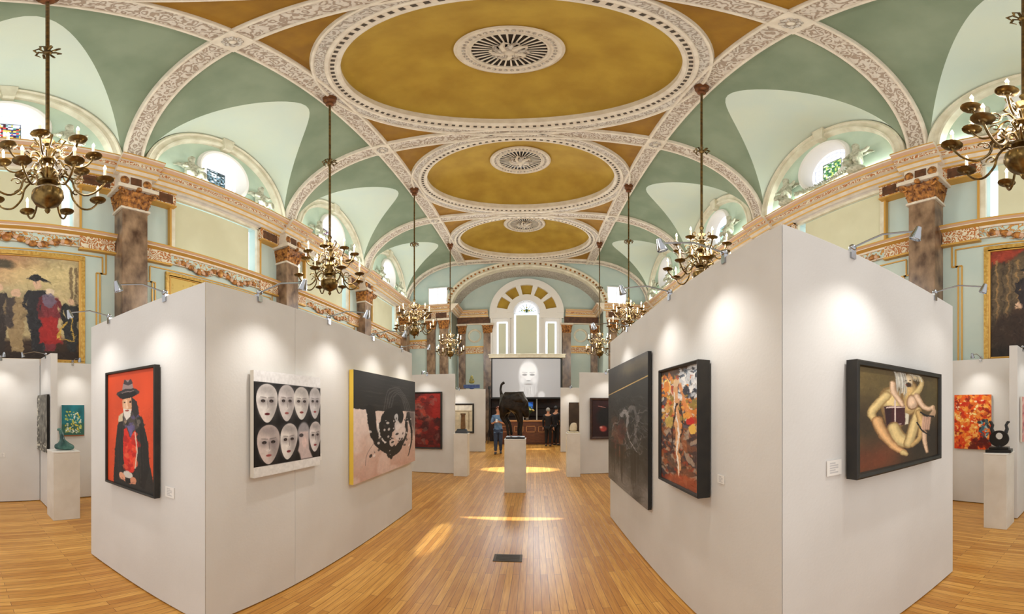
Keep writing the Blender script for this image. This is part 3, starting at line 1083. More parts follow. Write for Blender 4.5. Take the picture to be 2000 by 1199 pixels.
for dx, dz, r, mi in ((0, .12, .07, 0), (-.12, .1, .05, 1), (.12, .1, .05, 1), (-.25, .12, .04, 2), (.25, .12, .04, 2), (0, .26, .04, 1)):
    g.sphere((WX + dx, Y - 0.19, 6.5 + dz), r, 6, mi, (1, .3, 1))
g.build('leading', [mat('dark_green_glass', (40, 84, 40), .3), mat('yellow_glass', (206, 196, 60), .3), mat('pale_green_glass', (150, 190, 110), .3)], o)
# white casements high on the end wall
for x0 in (-5.0, 3.45):
    b = MB()
    b.box((x0, END - 0.08, 6.62), (x0 + 0.95, END - 0.0, 7.62), 0)
    o = b.build('window', 'white'); win(o)
    for k in range(2):
        g = MB(); g.box((x0 + 0.05 + k * .45, END - 0.10, 6.68), (x0 + 0.45 + k * .45, END - 0.08, 7.56)); g.build('pane', 'daylight', o)


# ================================================================ PAINTED SURFACES
class Cv:
    """a small painter: colours 0-255, x right, y down, both 0..1 with aspect a = w/h"""

    def __init__(s, w, h, bg=(200, 200, 200), seed=0):
        s.w, s.h = w, h
        s.img = np.ones((h, w, 3)) * np.array(bg, float)
        s.X, s.Y = np.meshgrid((np.arange(w) + .5) / w, (np.arange(h) + .5) / h)
        s.a = w / h
        s.px = 1.0 / h
        s.rg = np.random.default_rng(seed)

    def noise(s, fx, fy=None, octv=3, seed=None):
        fy = fy or fx
        rg = np.random.default_rng(seed) if seed is not None else s.rg
        out = np.zeros((s.h, s.w)); amp = 1; tot = 0
        for o in range(octv):
            nx, ny = int(fx * 2 ** o) + 2, int(fy * 2 ** o) + 2
            g = rg.random((ny + 1, nx + 1))
            x = s.X * (nx - 1); y = s.Y * (ny - 1)
            xi = x.astype(int); yi = y.astype(int)
            u = x - xi; v = y - yi
            u = u * u * (3 - 2 * u); v = v * v * (3 - 2 * v)
            out += amp * ((g[yi, xi] * (1 - u) + g[yi, xi + 1] * u) * (1 - v) + (g[yi + 1, xi] * (1 - u) + g[yi + 1, xi + 1] * u) * v)
            tot += amp; amp *= .55
        return out / tot

    def blend(s, mask, c):
        mask = np.clip(mask, 0, 1)[..., None]
        s.img = s.img * (1 - mask) + np.array(c, float) * mask

    def ell(s, cx, cy, rx, ry, c, rot=0, soft=None, al=1.0, egg=0.0):
        dx = (s.X - cx) * s.a; dy = s.Y - cy
        rx = rx * s.a
        if rot:
            ct, st = math.cos(rot), math.sin(rot)
            dx, dy = dx * ct + dy * st, -dx * st + dy * ct
        w_ = rx * (1 - egg * dy / ry)
        d = np.sqrt((dx / np.maximum(w_, 1e-3)) ** 2 + (dy / ry) ** 2)
        k = min(rx, ry)
        sf = soft if soft is not None else s.px
        s.blend(al * np.clip((1 - d) * k / sf + .5, 0, 1), c)

    def poly(s, pts, c, soft=None, al=1.0):
        P = [(x * s.a, y) for x, y in pts]
        X = s.X * s.a; Y = s.Y
        ins = np.zeros(X.shape, bool); dm = np.full(X.shape, 1e9)
        for i in range(len(P)):
            (x0, y0), (x1, y1) = P[i], P[(i + 1) % len(P)]
            if y0 != y1:
                cr = ((y0 > Y) != (y1 > Y)) & (X < (x1 - x0) * (Y - y0) / (y1 - y0) + x0)
                ins ^= cr
            ex, ey = x1 - x0, y1 - y0
            L = ex * ex + ey * ey + 1e-12
            t = np.clip(((X - x0) * ex + (Y - y0) * ey) / L, 0, 1)
            dm = np.minimum(dm, np.hypot(X - x0 - t * ex, Y - y0 - t * ey))
        sd_ = np.where(ins, dm, -dm)
        sf = soft if soft is not None else s.px
        s.blend(al * np.clip(sd_ / sf + .5, 0, 1), c)

    def stroke(s, pts, wd, c, al=1.0, soft=None):
        if not hasattr(wd, '__len__'): wd = [wd] * len(pts)
        X = s.X * s.a; Y = s.Y
        best = np.full(X.shape, -1e9)
        for i in range(len(pts) - 1):
            x0, y0 = pts[i][0] * s.a, pts[i][1]; x1, y1 = pts[i + 1][0] * s.a, pts[i + 1][1]
            ex, ey = x1 - x0, y1 - y0
            L = ex * ex + ey * ey + 1e-12
            t = np.clip(((X - x0) * ex + (Y - y0) * ey) / L, 0, 1)
            ww = wd[i] + (wd[i + 1] - wd[i]) * t
            best = np.maximum(best, ww / 2 - np.hypot(X - x0 - t * ex, Y - y0 - t * ey))
        sf = soft if soft is not None else s.px
        s.blend(al * np.clip(best / sf + .5, 0, 1), c)

    def curve(s, pts, wd, c, al=1.0, soft=None, n=8):
        """smooth stroke through points"""
        P = np.array(pts, float)
        out = []
        m = len(P)
        ws = []
        W_ = wd if hasattr(wd, '__len__') else [wd] * m
        for i in range(m - 1):
            p0 = P[max(i - 1, 0)]; p1 = P[i]; p2 = P[i + 1]; p3 = P[min(i + 2, m - 1)]
            for k in range(n):
                t = k / n
                out.append(tuple(.5 * ((2 * p1) + (p2 - p0) * t + (2 * p0 - 5 * p1 + 4 * p2 - p3) * t * t + (3 * p1 - p0 - 3 * p2 + p3) * t ** 3)))
                ws.append(W_[i] + (W_[i + 1] - W_[i]) * t)
        out.append(tuple(P[-1])); ws.append(W_[-1])
        s.stroke(out, ws, c, al, soft)

    def limb(s, pts, wd, c, dark=.62, lite=1.10, shift=(-.012, -.008)):
        """modelled limb: dark contour, body colour, soft lit ridge"""
        W_ = wd if hasattr(wd, '__len__') else [wd] * len(pts)
        s.curve(pts, [v * 1.12 + .006 for v in W_], tuple(v * dark * f for v, f in zip(c, (1, .88, .72))), .9, .01)
        s.curve(pts, [v * .92 for v in W_], tuple(v * .86 for v in c), 1, .02)
        s.curve([(x + shift[0], y + shift[1]) for x, y in pts], [v * .5 for v in W_], tuple(min(255, v * lite) for v in c), .85, .03)

    def warp(s, f, amt, seed=3):
        """push the paint about so that edges read as brushwork"""
        dx = (s.noise(f, f, 3, seed) - .5) * amt * s.h; dy = (s.noise(f, f, 3, seed + 1) - .5) * amt * s.h
        jj, ii = np.meshgrid(np.arange(s.w), np.arange(s.h))
        s.img = s.img[np.clip(ii + dy, 0, s.h - 1).astype(int), np.clip(jj + dx, 0, s.w - 1).astype(int)]

    def strokes(s, n, L=.03, wd=.006, var=22, ang=None, box=(0, 0, 1, 1), al=.6):
        """short brush strokes taking up the colour that is already there"""
        for _ in range(n):
            x = box[0] + s.rg.random() * (box[2] - box[0]); y = box[1] + s.rg.random() * (box[3] - box[1])
            c = s.img[int(y * (s.h - 1)), int(x * (s.w - 1))] + (s.rg.random() - .5) * 2 * var
            a = (s.rg.random() * PI) if ang is None else ang + (s.rg.random() - .5) * .8
            s.local_ell(x, y, wd / s.a, L * (.5 + s.rg.random()), c, a, al)

    def mottle(s, f, amt, seed=1, fy=None, o=3):
        s.img = s.img * (1 + (s.noise(f, fy, o, seed)[..., None] - .5) * amt)

    def splats(s, n, cols, r=(0.01, 0.04), box=(0, 0, 1, 1), al=.8, elong=2.0):
        for _ in range(n):
            x = box[0] + s.rg.random() * (box[2] - box[0]); y = box[1] + s.rg.random() * (box[3] - box[1])
            q = r[0] + s.rg.random() * (r[1] - r[0])
            c = cols[int(s.rg.random() * len(cols))]
            # local window for speed
            s.local_ell(x, y, q / s.a, q * (1 + (elong - 1) * s.rg.random()), c, s.rg.random() * PI, al)

    def local_ell(s, cx, cy, rx, ry, c, rot, al):
        R = max(rx * s.a, ry) + 2 * s.px
        x0 = max(0, int((cx - R / s.a) * s.w)); x1 = min(s.w, int((cx + R / s.a) * s.w) + 2)
        y0 = max(0, int((cy - R) * s.h)); y1 = min(s.h, int((cy + R) * s.h) + 2)
        if x1 <= x0 or y1 <= y0: return
        X = s.X[y0:y1, x0:x1]; Y = s.Y[y0:y1, x0:x1]
        dx = (X - cx) * s.a; dy = Y - cy
        ct, st = math.cos(rot), math.sin(rot)
        dx, dy = dx * ct + dy * st, -dx * st + dy * ct
        d = np.sqrt((dx / (rx * s.a)) ** 2 + (dy / ry) ** 2)
        m = (al * np.clip((1 - d) * min(rx * s.a, ry) / s.px + .5, 0, 1))[..., None]
        s.img[y0:y1, x0:x1] = s.img[y0:y1, x0:x1] * (1 - m) + np.array(c, float) * m


def canvas_mesh(cv, W, H, name, parent, m='paint', nrm=0.0):
    """picture plane in the local XZ plane, facing -Y, lower left at the origin"""
    h, w_ = cv.h, cv.w
    xs = np.linspace(0, W, w_ + 1); zs = np.linspace(H, 0, h + 1)
    XX, ZZ = np.meshgrid(xs, zs)
    co = np.zeros(((h + 1) * (w_ + 1), 3)); co[:, 0] = XX.ravel(); co[:, 2] = ZZ.ravel()
    idx = np.arange((h + 1) * (w_ + 1)).reshape(h + 1, w_ + 1)
    q = np.stack([idx[1:, :-1], idx[1:, 1:], idx[:-1, 1:], idx[:-1, :-1]], -1).reshape(-1, 4)
    me = bpy.data.meshes.new(name)
    me.vertices.add(len(co)); me.vertices.foreach_set('co', co.astype(np.float32).ravel())
    me.loops.add(q.size); me.loops.foreach_set('vertex_index', q.astype(np.int32).ravel())
    me.polygons.add(len(q)); me.polygons.foreach_set('loop_start', np.arange(0, q.size, 4, dtype=np.int32))
    me.update()
    at = me.color_attributes.new('paint', 'BYTE_COLOR', 'CORNER')
    c = np.clip(cv.img, 0, 255) / 255
    L = np.where(c <= 0.04045, c / 12.92, ((c + 0.055) / 1.055) ** 2.4).reshape(-1, 3)
    L = np.repeat(L, 4, axis=0)
    at.data.foreach_set('color', np.column_stack([L, np.ones(len(L))]).astype(np.float32).ravel())
    me.materials.append(M[m])
    me.validate()
    o = bpy.data.objects.new(name, me); COL.objects.link(o); o.parent = parent
    return o


def hang(name, A, B, px, cv_fn, label, cat='painting', frame=None, fw=0.03, fd=0.045, edge='canvas', off=0.012, group=None, side=1, m='paint', fback=0.0, roomside=None):
    """hang a picture on the wall line A-B; px = (xl, ytl, ybl, xr, ytr, ybr) outer corners in the photograph"""
    xl, ytl, ybl, xr, ytr, ybr = px
    pl = at_line(xl, A, B); pr = at_line(xr, A, B)
    zt = (z_at(pl, ytl) + z_at(pr, ytr)) / 2; zb = (z_at(pl, ybl) + z_at(pr, ybr)) / 2
    d = (pr - pl); W = d.length; H = zt - zb
    rz = math.atan2(d.y, d.x)
    r = empty(name, (pl.x, pl.y, zb), rz)
    tag(r, label, cat, group)
    # local +x along the wall, -y towards the viewer
    if frame:
        b = MB()
        D = fd
        prof = [(0, 0), (0, -D), (fw * .25, -D - 0.004), (fw * .8, -D), (fw, -D + 0.014), (fw, -D + 0.03)]
        crn = [(0, 0), (W, 0), (W, H), (0, H)]
        dirs = [(1, 1), (-1, 1), (-1, -1), (1, -1)]
        vs = []
        for (x, z), (sx, sz) in zip(crn, dirs):
            for a_, y in prof: vs.append((x + sx * a_, y - off, z + sz * a_))
        k = len(prof); fs = []
        for i in range(4):
            j = (i + 1) % 4
            for q_ in range(k - 1): fs.append((i * k + q_, j * k + q_, j * k + q_ + 1, i * k + q_ + 1))
        fs.append((0, k, 2 * k, 3 * k))
        b.add(vs, fs)
        f = b.build('frame', frame, r)
        cw, ch = W - 2 * fw, H - 2 * fw
        cv = cv_fn()
        p = canvas_mesh(cv, cw + 0.002, ch + 0.002, 'picture', r, m)
        p.location = (fw - 0.001, -off - D + 0.018, fw - 0.001)
    else:
        b = MB(); b.box((0.001, -off - fd, 0.001), (W - 0.001, -off, H - 0.001))
        f = b.build('stretched_canvas', edge, r)
        cv = cv_fn()
        p = canvas_mesh(cv, W, H, 'picture', r, m)
        p.location = (0, -off - fd - 0.001, 0)
    r['w'] = W; r['h'] = H
    del r['w'], r['h']
    return r

# ================================================================ PICTURES (painted content)
def art_portrait():
    c = Cv(150, 300, (212, 74, 34), 1)
    c.mottle(3, .16, 5)
    # coat
    c.poly([(.14, 1.0), (.16, .80), (.20, .62), (.24, .46), (.34, .37), (.46, .33), (.62, .34), (.78, .40), (.86, .55), (.90, .75), (.98, .93), (.99, 1.0)], (40, 38, 36))
    c.poly([(.72, .42), (.84, .52), (.90, .8), (.80, .98), (.70, .96)], (24, 22, 22), al=.8)
    c.poly([(.16, .78), (.2, .6), (.28, .45), (.3, .8), (.27, .98), (.15, .98)], (26, 26, 26), al=.7)
    for k in range(22):
        x = .2 + .65 * c.rg.random(); c.stroke([(x, .45 + .2 * c.rg.random()), (x + .03, .7 + .25 * c.rg.random())], .006, (66, 58, 50) if k % 2 else (14, 14, 14), .5)
    # red shirt
    c.poly([(.38, .50), (.50, .46), (.62, .49), (.68, .62), (.64, .80), (.60, .86), (.42, .87), (.36, .76)], (214, 40, 24))
    c.splats(30, [(240, 70, 40), (170, 20, 16), (230, 96, 60)], (.01, .03), (.4, .52, .64, .84), .6)
    c.stroke([(.62, .52), (.665, .68), (.63, .82)], .012, (222, 214, 196), .8)
    # scarf
    c.poly([(.36, .38), (.5, .34), (.64, .36), (.7, .46), (.58, .52), (.5, .56), (.44, .48), (.36, .46)], (74, 66, 60))
    c.poly([(.45, .46), (.52, .44), (.6, .47), (.52, .57)], (104, 92, 140))
    c.splats(26, [(120, 110, 100), (40, 36, 34), (150, 132, 112), (90, 80, 120)], (.008, .02), (.36, .36, .7, .5), .7)
    c.poly([(.27, .38), (.37, .35), (.35, .43), (.25, .44)], (206, 190, 160))
    # face, nose, beard
    c.ell(.46, .27, .115, .085, (206, 156, 120))
    c.ell(.42, .29, .05, .06, (228, 188, 154), al=.7)
    c.poly([(.43, .25), (.46, .24), (.475, .31), (.44, .315)], (232, 196, 164))
    c.ell(.40, .262, .022, .008, (70, 44, 34)); c.ell(.52, .262, .022, .008, (60, 38, 30))
    c.poly([(.37, .32), (.55, .32), (.52, .39), (.45, .42), (.39, .38)], (222, 214, 204))
    c.ell(.455, .335, .04, .008, (150, 70, 60))
    c.poly([(.54, .22), (.66, .26), (.70, .36), (.62, .39), (.56, .34)], (44, 40, 40))
    # hat
    c.ell(.46, .185, .25, .036, (52, 48, 50), rot=-.05)
    c.ell(.46, .20, .20, .03, (24, 22, 24), rot=-.05)
    c.poly([(.33, .18), (.36, .10), (.42, .065), (.5, .065), (.56, .10), (.60, .17)], (150, 130, 128))
    c.poly([(.33, .175), (.60, .165), (.60, .145), (.34, .15)], (54, 50, 52))
    c.poly([(.37, .10), (.40, .06), (.47, .085), (.54, .06), (.58, .10), (.48, .12)], (66, 58, 62))
    # hands and buckle
    c.ell(.47, .89, .10, .03, (206, 200, 190))
    c.ell(.34, .92, .075, .03, (222, 160, 128), .5); c.ell(.58, .93, .075, .03, (210, 142, 110), -.4)
    for k in range(4):
        c.stroke([(.34 + .02 * k, .93 + .008 * k), (.42 + .02 * k, .96)], .010, (190, 126, 100)); c.stroke([(.6 - .02 * k, .94 + .006 * k), (.52 - .015 * k, .965)], .010, (180, 116, 92))
    c.ell(.47, .95, .05, .02, (24, 22, 22))
    c.warp(12, .016, 5); c.strokes(700, .010, .004, 14, box=(.1, .3, 1, 1), al=.5)
    return c


def face_mask(c, cx, cy, rx, ry, base, tilt=0.0, blush=(190, 110, 100), side=False, shade=(150, 144, 140)):
    c.ell(cx, cy, rx, ry, base, tilt, egg=.28)
    c.ell(cx - rx * .35, cy + ry * .05, rx * .5, ry * .62, tuple(min(255, v + 14) for v in base), tilt, soft=.06, al=.7)
    c.ell(cx + rx * .55, cy + ry * .15, rx * .4, ry * .6, shade, tilt, soft=.09, al=.6)
    c.ell(cx, cy - ry * .72, rx * .8, ry * .24, shade, tilt, soft=.05, al=.55)
    if side:
        c.ell(cx - rx * .5, cy + ry * .02, rx * .35, ry * .3, (90, 84, 84), soft=.05, al=.5)
        return
    ex = rx * .40; ey = cy - ry * .12
    for s in (-1, 1):
        c.ell(cx + s * ex, ey + .006, rx * .30, ry * .16, (120, 110, 112), soft=.05, al=.7)
        c.ell(cx + s * ex, ey, rx * .20, ry * .075, (22, 16, 18))
        c.ell(cx + s * ex, ey + ry * .02, rx * .09, ry * .03, (90, 70, 66))
        c.stroke([(cx + s * (ex - rx * .3), ey - ry * .16), (cx + s * (ex + rx * .25), ey - ry * .2)], .006, (90, 84, 84), .7)
    c.stroke([(cx + rx * .03, ey), (cx + rx * .07, cy + ry * .25), (cx - rx * .06, cy + ry * .30)], .008, shade, .9)
    c.ell(cx - rx * .02, cy + ry * .28, rx * .13, ry * .05, (240, 236, 232), soft=.02, al=.8)
    c.ell(cx, cy + ry * .55, rx * .24, ry * .065, blush)
    c.stroke([(cx - rx * .22, cy + ry * .55), (cx + rx * .22, cy + ry * .55)], .004, (90, 30, 34))


def art_masks():
    c = Cv(190, 210, (14, 13, 15), 2)
    c.poly([(0, 0), (1, 0), (1, .125), (0, .105)], (226, 226, 228)); c.poly([(0, .90), (1, .905), (1, 1), (0, 1)], (226, 224, 222))
    c.stroke([(0, .11), (1, .128)], .012, (40, 40, 42))
    row = [(.17, .305), (.44, .30), (.67, .30), (.90, .295)]
    row2 = [(.19, .70), (.47, .69), (.70, .70), (.905, .67)]
    bs = [(222, 218, 216), (206, 200, 200), (214, 210, 206), (196, 192, 194)]
    b2 = [(204, 190, 186), (224, 218, 214), (186, 182, 184), (216, 208, 206)]
    for i, (x, y) in enumerate(row):
        face_mask(c, x, y, .135 if i == 0 else (.12 if i < 3 else .10), .185 if i < 2 else .175, bs[i], 0, [(96, 24, 34), (170, 100, 96), (150, 60, 60), (160, 70, 72)][i], shade=(140, 134, 134))
    for i in (3, 1, 0):
        x, y = row2[i]
        face_mask(c, x, y, [.145, .125, .1, .105][i], [.19, .185, .2, .17][i], b2[i], [0, .12, 0, .05][i], [(176, 96, 92), (130, 40, 50), 0, (150, 50, 60)][i], shade=(120, 112, 114))
    # profile among them
    c.ell(.705, .62, .10, .12, (150, 146, 150), soft=.02)
    c.poly([(.64, .60), (.78, .60), (.80, .80), (.86, .90), (.66, .90), (.64, .84), (.61, .80), (.63, .74)], (196, 178, 176), soft=.02)
    c.ell(.665, .64, .035, .02, (70, 64, 66)); c.ell(.72, .72, .04, .06, (224, 196, 190), soft=.03, al=.8)
    c.mottle(40, .12, 4)
    return c


def art_black():
    c = Cv(170, 230, (222, 200, 190), 3)
    n = c.noise(4, 5, 4, 9)
    c.blend(np.clip(c.Y * 1.4 - .55 + (n - .5), 0, 1), (196, 150, 132))
    c.blend(np.clip((n - .5) * 3, 0, .5) * (c.Y > .3), (238, 226, 222))
    c.poly([(0, 0), (1, 0), (1, .37), (.42, .36), (0, .335)], (34, 31, 29))
    for k in range(60):
        y = .02 + .32 * c.rg.random(); x = c.rg.random() * .7
        c.stroke([(x, y), (x + .3, y + .01)], .003, (70, 66, 60) if k % 2 else (18, 16, 16), .5)
    for r in (.05, .09, .13, .17):
        c.curve([(.56 - r, .34), (.58 - r * .7, .24 - r * .5), (.63, .20 - r * .55), (.70 + r * .5, .25 - r * .3), (.72 + r, .36)], .012, (96, 92, 92), .6)
    K = (22, 18, 18)
    c.curve([(.20, .34), (.23, .48), (.26, .60), (.36, .70), (.47, .78), (.52, .86)], [.09, .08, .07, .09, .07, .03], K)
    c.ell(.50, .46, .15, .13, K); c.ell(.42, .56, .12, .12, K); c.ell(.60, .42, .14, .12, K)
    c.curve([(.42, .60), (.50, .72), (.56, .80), (.66, .76), (.78, .64), (.80, .5), (.84, .42)], [.09, .09, .10, .08, .05, .04, .05], K)
    c.curve([(.84, .4), (.90, .56), (.92, .72), (.84, .90)], [.05, .035, .02, .012], K)
    c.poly([(.80, .36), (1, .36), (1, .66), (.9, .52)], (86, 78, 80), soft=.06, al=.8)
    c.curve([(.50, .82), (.62, .80), (.72, .72)], [.08, .07, .04], K)
    c.ell(.68, .60, .11, .10, (222, 206, 202), soft=.02); c.ell(.62, .52, .05, .06, (232, 222, 220), soft=.01, al=.9)
    c.ell(.53, .70, .05, .035, (226, 204, 196), .4, al=.9); c.ell(.60, .43, .035, .04, (210, 210, 214), al=.9)
    c.curve([(.31, .46), (.33, .60), (.42, .68)], .018, (234, 228, 226), .9)
    c.warp(14, .02, 3)
    c.curve([(.26, .66), (.16, .76), (.14, .86)], .006, (120, 100, 96), .7)
    c.splats(50, [K, (60, 50, 50), (236, 226, 222)], (.003, .014), (.2, .4, .9, .85), .8)
    c.mottle(50, .10, 4)
    return c


def art_dark_horses():
    c = Cv(110, 300, (64, 64, 62), 4)
    c.img *= (0.55 + .5 * c.noise(3, 6, 4, 2))[..., None]
    c.poly([(0, .0), (1, 0), (1, .16), (0, .24)], (48, 42, 34), soft=.01, al=.9)
    c.ell(.8, .06, .35, .05, (120, 106, 70), soft=.05, al=.6)
    for k in range(110):
        x, y = .15 + .75 * c.rg.random(), .32 + .33 * c.rg.random()
        L = .02 + .06 * c.rg.random(); a = c.rg.random() * 3
        c.stroke([(x, y), (x + L * math.cos(a) / c.a, y + L * math.sin(a))], .004, [(170, 168, 168), (120, 116, 116), (30, 28, 28), (210, 206, 206)][k % 4], .4)
    c.curve([(.42, .42), (.50, .38), (.60, .42), (.56, .50), (.66, .60), (.84, .66)], [.02, .03, .03, .02, .012, .006], (176, 174, 176), .7)
    c.curve([(.6, .4), (.7, .34), (.8, .44), (.74, .6)], [.02, .03, .02, .008], (140, 138, 140), .6)
    c.curve([(.1, .62), (.2, .5), (.35, .46)], [.006, .012, .01], (180, 176, 176), .6)
    c.splats(40, [(96, 44, 40), (120, 80, 60)], (.01, .03), (.15, .45, .5, .8), .35)
    c.blend(np.clip((c.Y - .74) * 5, 0, .8) * np.clip(c.noise(4, 4, 3, 8) * 1.5, 0, 1), (146, 142, 138))
    c.warp(9, .04, 3); c.strokes(500, .02, .004, 22, box=(0, .26, 1, 1))
    c.stroke([(0, .235), (1, .155)], .008, (206, 176, 110), 1)
    for k in range(16):
        x = .1 + .8 * c.rg.random(); c.stroke([(x, .66), (x, .8 + .15 * c.rg.random())], [.02, .004], (36, 34, 30), .6)
    return c


def art_colour():
    c = Cv(100, 280, (96, 74, 62), 5)
    c.img *= (.6 + .7 * c.noise(6, 10, 3, 3))[..., None]
    c.splats(420, [(226, 130, 50), (236, 180, 90), (60, 50, 50), (190, 70, 40), (228, 220, 206), (150, 130, 60), (96, 90, 104)], (.006, .02), (0, .05, 1, .5), .85, 3)
    c.splats(170, [(206, 210, 216), (90, 104, 122), (40, 44, 56), (240, 240, 240)], (.006, .016), (.5, 0, 1, .25), .9, 2.5)
    c.splats(260, [(120, 76, 56), (70, 52, 54), (160, 96, 60), (180, 160, 140), (150, 60, 40), (66, 60, 70)], (.006, .02), (0, .5, 1, 1), .8, 4)
    c.curve([(.42, .14), (.44, .28), (.46, .42), (.50, .55), (.48, .68), (.52, .80), (.52, .92)], [.035, .05, .06, .05, .035, .03, .02], (226, 170, 120), .95)
    c.curve([(.40, .2), (.44, .4), (.52, .55), (.47, .66), (.50, .8), (.54, .92)], [.012, .016, .014, .014, .012, .01], (242, 238, 232), .95)
    c.ell(.44, .12, .08, .035, (222, 190, 150)); c.ell(.18, .14, .13, .05, (232, 140, 60), al=.9); c.curve([(.1, .1), (.2, .08), (.28, .14), (.26, .2)], .012, (250, 214, 120))
    c.curve([(.55, .14), (.62, .24), (.70, .34), (.82, .4)], [.02, .03, .04, .02], (226, 146, 84), .9)
    c.ell(.80, .44, .09, .03, (200, 40, 34)); c.ell(.72, .40, .08, .03, (232, 160, 70)); c.ell(.84, .5, .08, .04, (236, 190, 90))
    c.ell(.26, .46, .14, .05, (216, 190, 96), al=.8); c.ell(.2, .34, .1, .04, (222, 170, 90), al=.7)
    c.curve([(.46, .3), (.36, .5), (.34, .62)], .014, (60, 36, 30)); c.curve([(.56, .3), (.62, .46), (.56, .58)], .014, (50, 34, 30))
    c.poly([(.3, .93), (.9, .88), (1, 1), (.1, 1)], (176, 84, 50), soft=.02, al=.8)
    c.warp(16, .03, 3); c.strokes(500, .012, .004, 30)
    return c


def art_lovers():
    c = Cv(220, 260, (84, 64, 38), 6)
    c.img *= (.6 + .75 * c.noise(3, 3, 4, 6))[..., None]
    c.ell(.12, .15, .28, .22, (110, 96, 52), soft=.2, al=.6); c.ell(.1, .9, .35, .16, (120, 52, 26), soft=.2, al=.7); c.ell(.9, .2, .22, .25, (92, 82, 44), soft=.2, al=.6)
    c.ell(.80, .80, .34, .26, (34, 26, 18), soft=.2, al=.7); c.ell(.1, .55, .12, .25, (50, 40, 24), soft=.12, al=.6)
    S = (222, 196, 136); S2 = (206, 172, 112); P = (236, 200, 168); D = (96, 66, 36)
    # second figure's back, behind
    c.poly([(.46, .12), (.60, .12), (.68, .20), (.70, .34), (.62, .44), (.48, .38)], tuple(v * .6 for v in S2), soft=.02)
    c.limb([(.55, .16), (.58, .26), (.56, .38)], [.17, .19, .16], S2)
    # raised arm crossing behind the heads
    c.limb([(.62, .24), (.69, .17), (.735, .09), (.70, .035), (.60, .035)], [.06, .06, .05, .042, .035], S)
    # seated torso with dark bodice
    c.limb([(.33, .28), (.36, .40), (.38, .52)], [.19, .20, .17], S)
    c.poly([(.255, .375), (.50, .36), (.50, .57), (.285, .585)], (66, 20, 26)); c.poly([(.255, .375), (.33, .37), (.33, .58), (.285, .585)], (40, 12, 18), soft=.03, al=.8)
    c.stroke([(.375, .30), (.375, .555)], .016, (216, 196, 186)); c.stroke([(.285, .385), (.49, .375)], .016, (216, 196, 186)); c.stroke([(.31, .565), (.45, .56)], .012, (200, 176, 166))
    c.limb([(.28, .26), (.20, .34), (.125, .44), (.17, .53)], [.075, .07, .06, .045], S)
    # seated legs folded to the front
    c.limb([(.36, .60), (.44, .73), (.55, .77)], [.11, .14, .12], S)
    c.limb([(.18, .52), (.25, .66), (.37, .80), (.50, .885)], [.085, .085, .06, .04], (226, 178, 122))
    c.limb([(.55, .79), (.62, .60), (.685, .42)], [.10, .115, .075], S)
    c.limb([(.47, .88), (.52, .91)], [.05, .035], S)
    c.limb([(.69, .45), (.73, .58), (.70, .74), (.60, .82)], [.075, .08, .055, .04], S2)
    c.limb([(.77, .70), (.78, .80), (.815, .93)], [.06, .045, .03], P)
    # bust and reaching arm
    c.limb([(.60, .30), (.60, .34)], [.11, .12], P); c.curve([(.545, .385), (.60, .405), (.655, .38)], .006, D, .8)
    c.limb([(.66, .25), (.75, .36), (.84, .40), (.92, .375)], [.06, .058, .045, .035], P)
    for k in range(4): c.limb([(.915, .375 + .008 * k), (.955 - .012 * k, .43), (.935 - .024 * k, .49)], [.016, .013, .009], P)
    for k in range(4): c.limb([(.765 + .034 * k, .50), (.745 + .034 * k, .655)], .016, (228, 186, 164))
    c.curve([(.72, .44), (.80, .48), (.92, .495)], .018, (22, 16, 16)); c.curve([(.665, .56), (.74, .66), (.86, .735)], .016, (22, 16, 16))
    # heads, hair and pale cloth
    c.limb([(.43, .05), (.445, .13)], [.085, .08], (204, 198, 184)); c.limb([(.55, .05), (.56, .11)], [.085, .07], (226, 206, 170))
    for k in range(26):
        x = .36 + .14 * c.rg.random(); c.curve([(x, .0), (x + .03, .10), (x + .02, .20 + .08 * c.rg.random())], .006, [(224, 224, 218), (150, 146, 138), (186, 182, 170)][k % 3], .8)
    for k in range(14):
        x = .52 + .16 * c.rg.random(); c.curve([(x, .0), (x + .05, .02), (x + .08, .07)], .006, [(224, 220, 206), (160, 150, 130)][k % 2], .8)
    c.ell(.545, .125, .035, .028, (56, 36, 24), soft=.01); c.stroke([(.50, .08), (.52, .082)], .006, (40, 26, 20)); c.stroke([(.555, .075), (.575, .075)], .006, (40, 26, 20)); c.stroke([(.505, .13), (.52, .132)], .008, (150, 60, 50))
    c.limb([(.35, .13), (.36, .22), (.44, .32), (.47, .36)], [.05, .055, .045, .03], P)
    c.poly([(.505, .44), (.555, .46), (.545, .57), (.50, .575)], (220, 212, 192), soft=.01)
    c.warp(10, .012, 5); c.strokes(1200, .012, .0045, 14, al=.45)
    c.mottle(30, .14, 6)
    return c


def art_red():
    c = Cv(90, 170, (96, 22, 18), 7)
    c.img *= (.4 + 1.0 * c.noise(3, 5, 4, 3))[..., None]
    c.blend(np.clip((c.X - .55) * 3, 0, .8) * (c.Y < .45), (168, 30, 18))
    for x, y, r in ((.42, .26, .07), (.28, .44, .06), (.62, .46, .07), (.3, .22, .05), (.34, .74, .09), (.5, .36, .05)):
        c.ell(x, y, r * 1.4, r, (160, 110, 96), soft=.05, al=.8); c.ell(x, y + r, r * 1.6, r, (120, 44, 36), soft=.05, al=.7)
    c.splats(90, [(40, 14, 14), (190, 60, 40), (130, 90, 84), (70, 16, 14), (150, 30, 22)], (.01, .04), (0, 0, 1, 1), .5)
    c.warp(12, .06, 3); c.strokes(300, .02, .006, 24)
    return c


